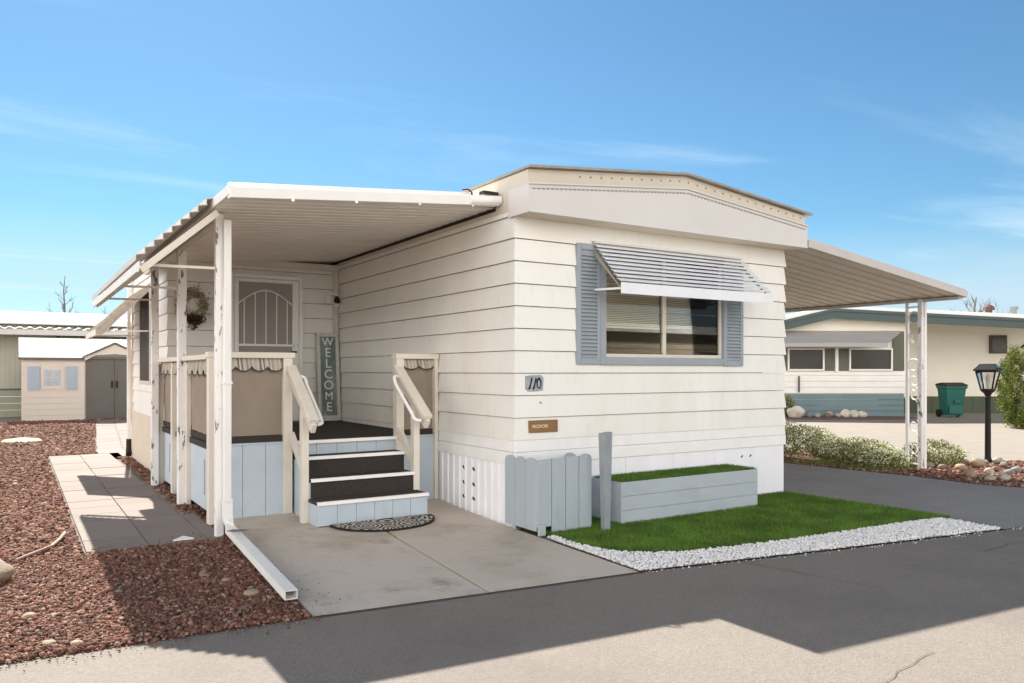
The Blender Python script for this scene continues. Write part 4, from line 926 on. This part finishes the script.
def rock(name, label, cat, x, y, r_, colr, group, flat=.7, z=None, seed=0, el=(1, 1)):
    V0, F0 = ICO3; rs = np.random.default_rng(seed + 100); V = V0 * np.array([rs.uniform(.9, 1.25) * el[0], rs.uniform(.85, 1.05) * el[1], flat])
    d = np.array([mnoise.noise(Vector(v) * 1.1 + Vector((seed * 3.1, seed * 1.7, 0))) for v in V0]); V = V * (1 + .22 * d)[:, None] * (1 + .05 * np.array([mnoise.noise(Vector(v) * 4 + Vector((seed, 0, 0))) for v in V0]))[:, None]
    a = rs.uniform(0, 3.14); ca, sa_ = math.cos(a), math.sin(a); V = np.column_stack([V[:, 0] * ca - V[:, 1] * sa_, V[:, 0] * sa_ + V[:, 1] * ca, V[:, 2]]) * r_
    z = r_ * flat * .75 if z is None else z
    o = np_mesh(name, V + np.array([x, y, z]), F0, rock_mats[colr], smooth=True); tag(o, label, cat, group); return o
GB = 'river stones piled round the lamp post'
for i, (x, y, r_, c, lab, z) in enumerate([
    (8.62, .36, .075, 'tan', 'tan stone just left of the lamp post foot', .06),
    (7.95, -.02, .115, 'tan', 'biggest tan stone heaped left of the lamp post', .10),
    (7.35, -.47, .085, 'pale', 'pale round stone in the front of the pile below the lamp post', .06),
    (6.83, -.50, .115, 'tan', 'long tan stone at the driveway edge of the pile', .06),
    (7.41, -.06, .095, 'tan', 'tan stone at the left end of the lamp post pile', .07),
    (8.60, .02, .085, 'pale', 'pale upright stone right of the lamp post foot', .09),
    (8.28, -.22, .08, 'grey', 'grey stone right of the lamp post among paler stones', .07),
    (7.50, -.66, .08, 'grey', 'low grey stone at the right front of the pile', .05),
    (7.82, -.60, .085, 'grey', 'darker grey stone near the right edge of the picture', .06),
    (7.35, .16, .075, 'brown', 'dark brown stone beneath the bush right of the carport post', .05),
    (7.42, .42, .10, 'grey', 'flat grey stone at the foot of the carport post', .04),
    (6.75, -.78, .09, 'pale', 'pale flat stone lowest in the pile by the red gravel', .035),
    (6.97, -.84, .095, 'pale', 'broad pale stone half sunk in red gravel right of centre', .04),
    (7.75, -.36, .065, 'brown', 'small brown stone in the middle of the pile', .06),
    (7.62, .22, .04, 'grey', 'smallest grey stone tucked under the bush', .03),
    (8.45, .12, .055, 'tan', 'small tan stone touching the lamp post', .05),
    (8.0, -.72, .07, 'cream', 'cream stone at the far right end of the pile', .05)]):
    rock('river_stone', lab, 'stone', x, y, r_ * .76, c, GB, seed=i, z=z * .8, flat=.74)
# solar lamp post
lp = empty('lamp_post', (8.77, .24, 0)); tag(lp, 'black solar lamp post standing among river stones by the driveway', 'lamp post')
bx, by = 8.77, .24
m = MB().lathe((bx, by, 0), [(.075, 0), (.075, .03), (.05, .06), (.043, .1), (.040, .95), (.043, .98), (.05, 1.0), (.038, 1.03), (.06, 1.07), (.095, 1.10), (.10, 1.115), (.06, 1.12)], 20); m.build('pole', black_m, lp, smooth=False)
lan = MB(); ang = R(12); ca, sa_ = math.cos(ang), math.sin(ang)
def rotl(x, y, z): return (bx + x * ca - y * sa_, by + x * sa_ + y * ca, z)
def fr(w, z): return [(-w, -w, z), (w, -w, z), (w, w, z), (-w, w, z)]
m = MB(); b0, b1 = fr(.075, 1.125), fr(.130, 1.40)
for j in range(4): m.beam(b0[j], b1[j], .018, .018)
for j in range(4): m.beam(b0[j], b0[(j + 1) % 4], .02, .02); m.beam(b1[j], b1[(j + 1) % 4], .02, .02)
m.xf(rotl).build('lantern_frame', black_m, lp)
m = MB(); 
for j in range(4): m.poly([b0[j], b0[(j + 1) % 4], b1[(j + 1) % 4], b1[j]])
m.xf(rotl).build('lantern_glass', lampglass_m, lp)
m = MB(); t0, t1, t2 = fr(.160, 1.41), fr(.160, 1.432), fr(.09, 1.52); m.poly(t0[::-1]).poly(t2)
for j in range(4): m.poly([t0[j], t0[(j + 1) % 4], t1[(j + 1) % 4], t1[j]]); m.poly([t1[j], t1[(j + 1) % 4], t2[(j + 1) % 4], t2[j]])
lr = m.xf(rotl).build('lantern_roof', black_m, lp)
m = MB(); m.poly(fr(.08, 1.523)); m.prism([(-.10, -.142, 1.458), (.10, -.142, 1.458), (.075, -.104, 1.505), (-.075, -.104, 1.505)], (0, -.004, .002)); m.xf(rotl).build('solar_panel', M('solar_cell', (.05, .06, .09), .15, .2, 40), lr)
MB().lathe((bx, by, 1.13), [(.02, 0), (.02, .1), (.03, .13), (.035, .17), (.02, .21), (.008, .23)], 14).build('bulb', M('frosted_bulb', (.75, .74, .7), .4, .02, 10), lp)
# clipped evergreen at the right edge
ev = empty('evergreen_shrub', L(12.76, 19.2, 0)); tag(ev, 'yellow green evergreen shrub at the right edge behind the lamp post', 'shrub')
ec_ = Vector(L(12.76, 19.2, 0)); MB().tube([ec_, ec_ + Vector((.02, .02, .5)), ec_ + Vector((0, 0, 1.6))], [.07, .05, .015], 8).build('trunk', stem_m, ev)
Vs, Fs, k = [], [], 0
for i in range(330):
    t = rng.random(); zc_ = .10 + t * 1.80; rad = .70 * math.sqrt(max(0, 1 - ((zc_ - .95) / 1.12) ** 2)); a_ = rng.uniform(0, 6.28); rr_ = rad * (.62 + .38 * rng.random() ** .5)
    c = (ec_.x + rr_ * math.cos(a_), ec_.y + rr_ * math.sin(a_), zc_); q = rng.normal(size=(150, 3)) * np.array([.042, .042, .075]); C = np.array(c) + q
    V, F = leafquads(C, rng.uniform(.014, .03, len(C)), aspect=.45); Vs.append(V); Fs.append(F + k); k += len(V)
np_mesh('foliage', np.concatenate(Vs), np.concatenate(Fs), M('evergreen_leaf', (.1, .13, .025), .7, .3, 2.5, island=[(.05, .075, .012), (.12, .16, .026), (.17, .20, .036), (.08, .11, .018), (.25, .25, .055)], spec=.25), ev)

# ================================================================== NEIGHBOUR HOME (right)
nb = empty('neighbour_home', L(11, 24.3, 0)); tag(nb, 'cream neighbouring home with teal roof edge and teal skirting across the drive', 'mobile home')
def LB(): return MB()
ncream = M('neighbour_cream', (.80, .76, .66), .6, .05, 1, .05, 10); nwhite = M('neighbour_white_siding', (.82, .80, .76), .55, .05, 2)
teal_m = M('teal_trim', (.055, .085, .085), .55, .1, 2); teals_m = M('teal_skirting', (.15, .22, .24), .6, .1, 1.5)
olive_m = M('olive_panel', (.11, .115, .085), .6, .1, 3); nglass = M('dark_screened_pane', (.035, .033, .03), .25, .3, 2)
def LL(m): return m.xf(lambda u, w, z: L(u, w, z))
UR = 9.84
m = MB().prism([(6.2, 24.3, .6), (12.25, 24.3, .6), (12.25, 24.3, 2.95), (UR, 24.3, 3.1), (6.2, 24.3, 2.25)], (0, 9, 0)); LL(m).build('front_wall', ncream, nb)
m = MB()
zz = .72
for k in range(4):
    m.prism([(6.2, 24.29, zz), (6.2, 24.262, zz), (6.2, 24.285, zz + .185), (6.2, 24.29, zz + .185)], (6.05, 0, 0)); zz += .187
LL(m).build('lap_siding', nwhite, nb)
m = MB(); zz = .0
for k in range(4): m.prism([(6.2, 24.31, zz), (6.2, 24.27, zz), (6.2, 24.295, zz + .17), (6.2, 24.31, zz + .17)], (6.0, 0, 0)); zz += .175
LL(m).build('skirting', teals_m, nb)
m = MB(); zf = lambda u: 3.36 - (.24 if u < UR else .052) * abs(u - UR)
for (a, b) in ((5.8, UR), (UR, 18.5)):
    m.prism([(a, 23.9, zf(a) - .34), (b, 23.9, zf(b) - .34), (b, 23.9, zf(b) - .05), (a, 23.9, zf(a) - .05)], (0, .08, 0)); m.prism([(a, 23.86, zf(a) - .12), (b, 23.86, zf(b) - .12), (b, 23.86, zf(b) - .03), (a, 23.86, zf(a) - .03)], (0, .04, 0))
LL(m).build('roof_fascia', teal_m, nb)
m = MB(); m.prism([(5.8, 23.95, zf(5.8) - .04), (UR, 23.95, zf(UR) - .04), (18.5, 23.95, zf(18.5) - .04), (18.5, 23.95, zf(18.5) + .12), (UR, 23.95, zf(UR) + .06), (5.8, 23.95, zf(5.8) + .05)], (0, 10, 0)); nr = LL(m).build('roof', roofw_m, nb)
m = MB().lathe((15.4, 25.2, 2.92), [(.10, 0), (.10, .45), (.18, .46), (.16, .56), (.08, .62)], 12); LL(m).build('chimney', M('rusty_flue', (.11, .05, .042), .7, .25, 8), nr)
m = MB().lathe((16.46, 25.6, 2.92), [(.09, 0), (.09, .48), (.13, .49), (.13, .60)], 12); LL(m).build('vent_pipe', M('galvanised_pipe', (.20, .22, .22), .5, .1, 10, metal=.2), nr)
# windows under a flat awning
for (u0, u1, z0, z1) in ((8.56, 9.70, 1.42, 2.12), (10.47, 11.82, 1.42, 2.12)):
    w_ = LL(MB().box(u0, u1, 24.2, 24.29, z0, z0 + .05).box(u0, u1, 24.2, 24.29, z1 - .05, z1).box(u0, u0 + .05, 24.2, 24.29, z0 + .05, z1 - .05).box(u1 - .05, u1, 24.2, 24.29, z0 + .05, z1 - .05)).build('window', nwhite, nb); LL(MB().box(u0 + .05, u1 - .05, 24.25, 24.28, z0 + .05, z1 - .05)).build('pane', nglass, w_)
for (u0, u1, z1) in ((9.72, 10.03, 2.1), (10.15, 10.45, 2.1), (11.85, 12.19, 2.64), (8.42, 8.54, 2.1)): LL(MB().box(u0, u1, 24.24, 24.295, 1.42, z1)).build('shutter', olive_m, nb)
LL(MB().box(10.04, 10.14, 24.22, 24.295, 1.38, 2.12)).build('mullion', nwhite, nb)
m = MB().prism([(6.6, 24.28, 2.66), (6.6, 23.5, 2.26), (6.6, 23.5, 2.14), (6.6, 23.53, 2.14), (6.6, 23.53, 2.24), (6.6, 24.28, 2.63)], (4.73, 0, 0)); 
m.v = [(u + (.80 if w > 24 else 0) * (1 if u > 8 else 0), w, z) for u, w, z in m.v]
LL(m).build('window_awning', M('grey_awning', (.36, .34, .33), .5, .06, 2), nb)
LL(MB().box(8.9, 8.93, 24.2, 24.25, .75, 1.25)).build('hose_pipe', black_m, nb)
# recessed side wall with green wainscot and small window
LL(MB().prism([(12.25, 26.2, .55), (19, 26.2, .55), (19, 26.2, 2.95), (12.25, 26.2, 3.05)], (0, .1, 0)).box(12.25, 12.3, 24.31, 26.2, .55, 2.9)).build('side_wall', ncream, nb)
m = MB()
for k in range(14): m.box(12.28 + k * .45, 12.28 + k * .45 + .44, 26.14, 26.2, 0, .56)
LL(m).build('wainscot', M('dark_green_board', (.075, .095, .06), .7, .15, 3), nb)
sw_ = LL(MB().box(16.02, 16.57, 26.1, 26.2, 2.0, 2.61)).build('window', M('brown_window_frame', (.11, .07, .05), .6, .1, 5), nb); LL(MB().box(16.06, 16.53, 26.085, 26.1, 2.04, 2.57)).build('pane', nglass, sw_)
m = MB().tube([(17.05, 26.1, 2.2), (17.05, 25.9, 2.3), (17.12, 25.85, 2.2)], .04, 8); LL(m).build('wall_lamp', bronze_m, nb)
# red gravel bed and stones before the neighbour home
struct('neighbour_bed', LL(MB().poly([(6.2, 22.9, .006), (11.2, 22.55, .006), (12.2, 23.3, .006), (12.2, 24.26, .006), (6.2, 24.26, .006)])), gbed_m)
GN = 'boulders along the neighbour skirting'
for i, (u, r_, c, lab) in enumerate([(8.64, .24, 'cream', 'largest pale angular boulder at the left of the neighbour skirting'), (9.04, .10, 'grey', 'small grey stone right of the largest neighbour boulder'), (9.31, .09, 'pale', 'small pale upright stone in the neighbour red gravel'), (9.62, .09, 'brown', 'dark brown stone against the teal skirting'), (9.77, .13, 'pale', 'pale stone tucked behind the others at the teal skirting'), (10.16, .16, 'cream', 'leftmost of three cream boulders near the bed end'), (10.40, .15, 'cream', 'middle of three cream boulders near the bed end'), (10.64, .13, 'cream', 'rightmost of three cream boulders near the bed end'), (9.94, .09, 'pale', 'low pale stone in front of the three cream boulders')]):
    p = L(u, 23.75 if i != 4 else 24.0, 0); rock('boulder', lab, 'boulder', p[0], p[1], r_, c, GN, seed=40 + i, flat=.85)
C, v = shell(700, L(8.45, 24.0, .35), (.3, .2, .35), -1, .3); V, F = leafquads(C, rng.uniform(.02, .05, len(C))); ns_ = empty('small_shrub', L(8.45, 24.0, 0)); tag(ns_, 'small dark shrub by the neighbour wall behind the pale boulder', 'shrub'); np_mesh('foliage', V, F, leaf_m, ns_); MB().tube([L(8.45, 24, 0), L(8.45, 24, .4)], .02, 6).build('stem', stem_m, ns_)
# wheeled bin
wbn = empty('wheeled_bin', L(13.42, 23.9, 0)); tag(wbn, 'teal wheeled bin with black lid standing by the neighbour wall', 'bin')
binm = M('teal_plastic', (.013, .12, .095), .45, .08, 4); uc, wc = 13.42, 23.9
m = MB(); b0 = [(uc - .22, wc - .26, .06), (uc + .22, wc - .26, .06), (uc + .22, wc + .12, .06), (uc - .22, wc + .12, .06)]; b1 = [(uc - .30, wc - .36, .95), (uc + .30, wc - .36, .95), (uc + .30, wc + .18, .95), (uc - .30, wc + .18, .95)]
m.poly(b0[::-1]); 
for j in range(4): m.poly([b0[j], b0[(j + 1) % 4], b1[(j + 1) % 4], b1[j]])
m.poly(b1); m.box(uc - .325, uc + .325, wc - .385, wc + .20, .88, .945); LL(m).build('body', binm, wbn, .012)
m = MB().prism([(uc - .33, wc - .40, .95), (uc - .33, wc + .22, .95), (uc - .33, wc + .22, 1.02), (uc - .33, wc - .1, 1.06), (uc - .33, wc - .40, .99)], (.66, 0, 0)); LL(m).build('lid', M('black_plastic', (.02, .025, .022), .5, .1, 5), wbn, .01)
m = MB().box(uc - .05, uc + .12, wc - .37, wc - .33, .45, .52).box(uc - .2, uc + .2, wc - .335, wc - .30, .12, .36); LL(m).build('grip', binm, wbn)
for s in (-1, 1): m = MB().lathe((0, 0, 0), [(.12, -.03), (.12, .03)], 16).xf(lambda x, y, z, s=s: (uc + s * .29 + z, wc + .10 + x, .12 + y)); LL(m).build('wheel', black_m, wbn)

# ================================================================== LEFT BACKGROUND: shed, long white-roofed home, bare trees
SH = 19.5
SX = .04
sd = empty('garden_shed', (-2.3, SH, 0)); tag(sd, 'beige plastic garden shed with blue shutters and brown double doors', 'shed')
shw = M('beige_plastic', (.60, .53, .47), .6, .04, 3); shr = M('pale_shed_roof', (.17, .155, .135), .6, .04, 3); shd = M('brown_plastic', (.115, .105, .095), .6, .06, 3)
m = MB(); z = .0
while z < 1.74: m.prism([(-3.69, SH + .02, z), (-3.69, SH - .012, z), (-3.69, SH, z + .165), (-3.69, SH + .02, z + .165)], (1.53, 0, 0)); z += .167
m.box(-3.69, -3.66, SH + .021, SH + 2.2, 0, 1.8).box(-3.69, -.6, SH + 2.2, SH + 2.24, 0, 1.8).box(-2.16, -.55, SH + .03, SH + .08, 0, 1.75); m.build('wall', shw, sd)
m = MB()
for k in range(5):
    a_, b_ = k / 5, (k + 1) / 5; m.prism([(-3.76, SH - .1 + a_ * 1.0, 1.76 + a_ * .58), (-3.76, SH - .1 + b_ * 1.0, 1.76 + b_ * .58 - .004), (-3.76, SH - .1 + b_ * 1.0, 1.76 + b_ * .58 + .026), (-3.76, SH - .1 + a_ * 1.0, 1.76 + a_ * .58 + .03)], (3.3, 0, 0))
m.prism([(-3.76, SH + .9, 2.33), (-3.76, SH + 2.3, 1.76), (-3.76, SH + 2.3, 1.79), (-3.76, SH + .9, 2.36)], (3.3, 0, 0)); m.build('roof', shr, sd)
MB().box(-3.74, -2.16, SH - .11, SH - .085, 1.72, 1.77).build('eave_trim', shd, sd)
gx0, gx1, gxm = -2.17, -.62, -1.40
m = MB().prism([(gx0, SH - .16, 1.70), (gxm - .5, SH - .16, 1.86), (gxm, SH - .16, 1.90), (gxm + .5, SH - .16, 1.86), (gx1, SH - .16, 1.70), (gx1, SH - .16, 1.80), (gxm, SH - .16, 2.18), (gx0, SH - .16, 1.80)], (0, .12, 0)); m.build('gable', shw, sd)
m = MB().beam((gx0 - .06, SH - .17, 1.80), (gxm, SH - .17, 2.22), .1, .045).beam((gxm, SH - .17, 2.22), (gx1 + .06, SH - .17, 1.80), .1, .045); m.build_each('gable_trim', shd, sd)
m = MB().prism([(gx0, SH - .14, 1.8), (gxm, SH - .14, 2.2), (gx1, SH - .14, 1.8)], (0, 1.1, 0)); m.build('gable_roof', shr, sd)
for (a_, b_) in ((gx0 + .04, gxm - .005), (gxm + .005, gx1 - .04)):
    outer_z = 1.72; inner_z = 1.86
    z0_, z1_ = (outer_z, inner_z) if a_ < gxm - .1 else (inner_z, outer_z)
    dd = MB().prism([(a_, SH - .03, .03), (b_, SH - .03, .03), (b_, SH - .03, z1_), ((a_ + b_) / 2, SH - .03, (z0_ + z1_) / 2 + .025), (a_, SH - .03, z0_)], (0, .05, 0)).build('door', shd, sd, .006)
    m = MB(); mx_ = (a_ + b_) / 2
    m.box(a_ + .07, b_ - .07, SH - .042, SH - .031, .12, 1.62); m.build('door_panel', shd, dd)
    hx = b_ - .06 if a_ < gxm - .1 else a_ + .06; m = MB().box(hx - .025, hx + .025, SH - .075, SH - .043, .92, 1.12); m.build('handle', black_m, dd)
m = MB().box(-3.24, -2.68, SH - .03, SH - .008, .90, 1.50).prism([(-3.16, SH - .034, 1.50)] + [(-2.96 - .26 * math.cos(t), SH - .03, 1.50 + .10 * math.sin(t)) for t in np.linspace(0, math.pi, 9)], (0, .02, 0)); swn = m.build('window', shw, sd)
MB().box(-3.16, -2.97, SH - .036, SH - .031, 1.0, 1.22).box(-2.95, -2.76, SH - .036, SH - .031, 1.0, 1.22).box(-3.16, -2.97, SH - .036, SH - .031, 1.24, 1.44).box(-2.95, -2.76, SH - .036, SH - .031, 1.24, 1.44).build('pane', M('pale_window_pane', (.38, .42, .46), .3, .2, 6), swn)
for (a_, b_) in ((-3.55, -3.26), (-2.62, -2.35)): MB().box(a_, b_, SH - .035, SH - .008, .88, 1.54).build('shutter', M('powder_blue_plastic', (.34, .40, .47), .6, .05, 4), sd, .006)
sd.location.x += SX
# brick edging in front of the shed
be = MB()
for i in range(6): be.box(-3.80 + i * .19, -3.62 + i * .19, 18.2 - i * .02, 18.34 - i * .02, 0, .09)
tag(be.build('brick_edging', M('red_brick', (.20, .075, .05), .85, .25, 12), bevel=.008), 'short row of red bricks lying on gravel before the shed', 'bricks')
# long home behind the shed
lh = empty('long_home', (-4, 22.6, 0)); tag(lh, 'long pale green home with white corrugated roof behind the garden shed', 'mobile home')
gw = M('pale_green_cladding', (.47, .465, .39), .6, .06, 2); LY = 22.6
m = MB(); x = -16.
while x < 6: m.box(x, x + .10, LY - .012, LY + .05, .85, 2.55); m.box(x + .10, x + .13, LY, LY + .05, .85, 2.55); x += .13
m.build('wall', gw, lh)
m = MB(); z = 0
while z < .84: m.prism([(-16, LY + .05, z), (-16, LY - .03, z), (-16, LY - .01, z + .2), (-16, LY + .05, z + .2)], (22, 0, 0)); z += .21
m.build('skirting', M('olive_grey_skirting', (.33, .33, .25), .7, .08, 2), lh)
MB().box(-16, 6, LY - .02, LY + .02, .82, .87).build('belt_trim', shd, lh)
m = MB().box(-16, 6, LY - .9, LY - .82, 2.50, 2.66).box(-16, 6, LY - .81, LY + .3, 2.5, 2.53); m.build('eave_fascia', M('pale_eave', (.62, .61, .58), .6, .05, 2), lh)
m = MB(); x = -16.; pts = []
while x < 6: pts += [(x, 0), (x + .07, .045), (x + .13, .045), (x + .2, 0)]; x += .26
for p, q in zip(pts, pts[1:]): m.poly([(p[0], LY - .95, 2.68 + p[1]), (q[0], LY - .95, 2.68 + q[1]), (q[0], LY + .4, 2.80 + q[1]), (p[0], LY + .4, 2.80 + p[1])])
m.build('corrugated_eave', alu_m, lh)
m = MB().prism([(-16, LY - .3, 2.86), (-16, LY - .3, 3.02), (-16, LY + 2.6, 3.42), (-16, LY + 5.6, 3.05), (-16, LY + 5.6, 2.6)], (22, 0, 0)); m.build('roof', roofw_m, lh)
C = np.column_stack([rng.uniform(-3.0, .3, 1500), rng.normal(size=1500) * .12 + 22.0, 2.22 + rng.normal(size=1500) * .09]); V, F = leafquads(C, rng.uniform(.03, .07, 1500)); hd = np_mesh('hedge', V, F, M('yellow_green_leaf', (.14, .17, .04), .7, .3, 3, island=[(.08, .11, .02), (.2, .22, .06), (.13, .16, .03)]));  # yellow green tones vary at random per leaf
vn = empty('climbing_plant', (-1.3, 22.0, 0)); tag(vn, 'strip of yellow green climbing plant under the white eave behind the shed', 'plant'); bpy.data.objects.remove(hd)
np_mesh('foliage', V, F, bpy.data.materials['yellow_green_leaf'], vn); MB().tube([(-1.3, 22.05, 0), (-1.2, 22.03, 1.2), (-1.3, 22.0, 2.2)], [.03, .025, .01], 6).build('stem', stem_m, vn)

# bare winter trees beyond the roofs
bark_m = M('bare_bark', (.17, .14, .125), .9, .2, 3)
def bare_tree(label, x, y, h, r0, seed, spread=.5, upright=True, wid=.45):
    rs = random.Random(seed); o = empty('bare_tree', (x, y, 0)); tag(o, label, 'tree', 'bare trees beyond the roofs'); tr = MB(); br = MB()
    top = Vector((x + rs.uniform(-.2, .2), y, h)); n = 8
    tp = [Vector((x, y, 0)).lerp(top, i / n) + Vector((rs.uniform(-.06, .06), rs.uniform(-.06, .06), 0)) for i in range(n + 1)]; tr.tube(tp, [r0 * (1 - .88 * i / n) for i in range(n + 1)], 7)
    def limb(p, d, ln, r_, dep):
        pts = [p]; dd = d.copy()
        for i in range(4):
            dd = (dd + Vector((rs.uniform(-.18, .18), rs.uniform(-.18, .18), rs.uniform(-.05, .2)))).normalized(); pts.append(pts[-1] + dd * ln / 4)
        br.tube(pts, [r_, r_ * .8, r_ * .6, r_ * .42, r_ * .25], 5)
        if dep > 0:
            for k in range(5 if dep > 1 else 4):
                i = rs.randint(1, 4); a = rs.uniform(0, 6.28); nd = (dd + Vector((math.cos(a), math.sin(a), rs.uniform(0, .7))) * spread).normalized(); limb(pts[i], nd, ln * rs.uniform(.4, .65), r_ * .5, dep - 1)
    for k in range(13):
        t = .45 + .5 * k / 13; i = min(n - 1, int(t * n)); p = tp[i].lerp(tp[i + 1], t * n - i); a = k * 2.4 + rs.uniform(-.4, .4)
        limb(p, Vector((math.cos(a), math.sin(a), .75 if upright else .5)).normalized(), h * wid * (.36 - .27 * (t - .45) / .5) * rs.uniform(.8, 1.1), r0 * .34 * (1.25 - t), 2)
    tr.build('trunk', bark_m, o); br.build('crown', bark_m, o)
bare_tree('tall bare pointed tree behind the white corrugated roof', -1.35, 45, 6.8, .13, 3, .45)
bare_tree('bare leaning tree at the left edge of the photo', -6.9, 43, 6.0, .14, 5, .5)
bare_tree('small bare tree just left of the porch side awning', 1.6, 55, 5.9, .12, 8, .5)
bt = L(25.0, 42, 0); bare_tree('wide bare tree behind the neighbour roof beside the rusty flue', bt[0], bt[1], 5.4, .2, 11, .7, False, 1.0)
bt = L(20.4, 48, 0); bare_tree('faint bare tree over the ridge of the neighbour roof', bt[0], bt[1], 5.0, .16, 12, .6, False, .8)

# ================================================================== added unseen home across the street, for the front window to reflect
sh2 = empty('added_street_home', (16, -16.2, 0)); tag(sh2, 'added unseen tan mobile home across the street for window reflections', 'mobile home')
tanw = M('pale_tan_siding', (.50, .42, .31), .6, .08, 1.5); m = MB(); z = .45
while z < 2.85: m.prism([(4, -16.2, z), (4, -16.17, z), (4, -16.195, z + .2), (4, -16.2, z + .2)], (24, 0, 0)); z += .2
m.box(4, 28, -22, -16.201, 0, 2.9); m.build('wall', tanw, sh2)
MB().prism([(3.6, -15.8, 2.85), (3.6, -22.4, 2.85), (3.6, -22.4, 2.98), (3.6, -19, 3.4), (3.6, -15.8, 2.98)], (24.8, 0, 0)).build('roof', roofw_m, sh2)
for x in (7, 12.5, 19, 24):
    w_ = MB().box(x, x + 1.7, -16.165, -16.12, 1.1, 2.2).build('window', frame_m, sh2); MB().box(x + .06, x + 1.64, -16.119, -16.11, 1.16, 2.14).build('pane', nglass, w_)

# ================================================================== small things on the ground
lid = MB().lathe((-3.70, 12.3, 0), [(.36, 0), (.36, .03), (.30, .06), (.12, .085), (.0, .09)], 28).build('utility_lid', M('pale_green_lid', (.24, .29, .17), .7, .1, 5), smooth=False); tag(lid, 'round pale green utility lid lying in the red gravel', 'lid')
rock('garden_rock', 'large tan rock at the left edge of the gravel', 'rock', -3.97, .31, .175, 'tan', None, flat=.55, seed=71, el=(1.25, .85))
st = MB(); P_ = [Vector((-3.80, .83, .03)), Vector((-3.68, 1.0, .035)), Vector((-3.565, 1.17, .04)), Vector((-3.50, 1.42, .04)), Vector((-3.45, 1.66, .045))]
st.tube(P_, [.010, .012, .012, .012, .013], 8); tag(st.build('bent_stick', M('bleached_wood', (.36, .26, .20), .8, .15, 12)), 'thin bent bleached stick lying on the gravel beside the path', 'stick')
GS = 'loose stones in the red gravel'
for i, (x, y, r_, c, lab) in enumerate([(-3.74, -.70, .05, 'pale', 'flat pale stone in the gravel below the large tan rock'), (-3.62, -.74, .03, 'pale', 'small pale stone right of the flat pale stone'), (-3.54, -1.36, .045, 'pale', 'long pale stone at the road edge of the gravel'), (-3.66, -1.27, .04, 'tan', 'tan stone at the road edge left of the long pale one'), (-3.25, -.42, .035, 'grey', 'round grey stone in the shaded gravel below the path corner'), (-2.56, -.93, .06, 'pale', 'largest pale stone in the gravel left of the downspout outlet'), (-2.44, -.90, .03, 'grey', 'small grey stone touching the downspout outlet'), (-2.62, -.50, .04, 'tan', 'tan stone in shade midway along the outlet pipe'), (-2.72, -.30, .04, 'tan', 'tan stone in shade nearest the path end'), (-2.80, -1.42, .03, 'grey', 'small grey stone at the shaded gravel corner by the road')]):
    rock('gravel_stone', lab, 'stone', x, y, r_ * .75, 'tan' if c == 'pale' else c, GS, seed=80 + i, flat=.5, z=r_ * .35)
sh_ = MB().prism([(-2.72, .93, .02), (-2.56, .93, .02), (-2.62, 1.06, .02)], (0, .0, .012)); tag(sh_.build('tile_shard', peb_m), 'white triangular tile shard at the corner of the path', 'shard')
lf = MB(); pts_ = [(-2.245 + .10 * t, .55 + .022 * math.sin(math.pi * (t + 0))) for t in (0, .25, .5, .75, 1)]; lfV = []
lf.tube([(-2.395, .50, .138), (-2.35, .475, .146), (-2.29, .44, .146), (-2.235, .41, .155)], [.004, .022, .02, .003], 8); lf.xf(lambda x, y, z: (x, y, .146 + (z - .146) * .45))
tag(lf.build('dead_leaf', M('dry_leaf', (.15, .12, .09), .8, .2, 30)), 'dry brown leaf resting on the white downspout outlet', 'leaf')
for i, (x, y) in enumerate(((-2.93, -1.72), (-2.72, -1.82))):
    pass
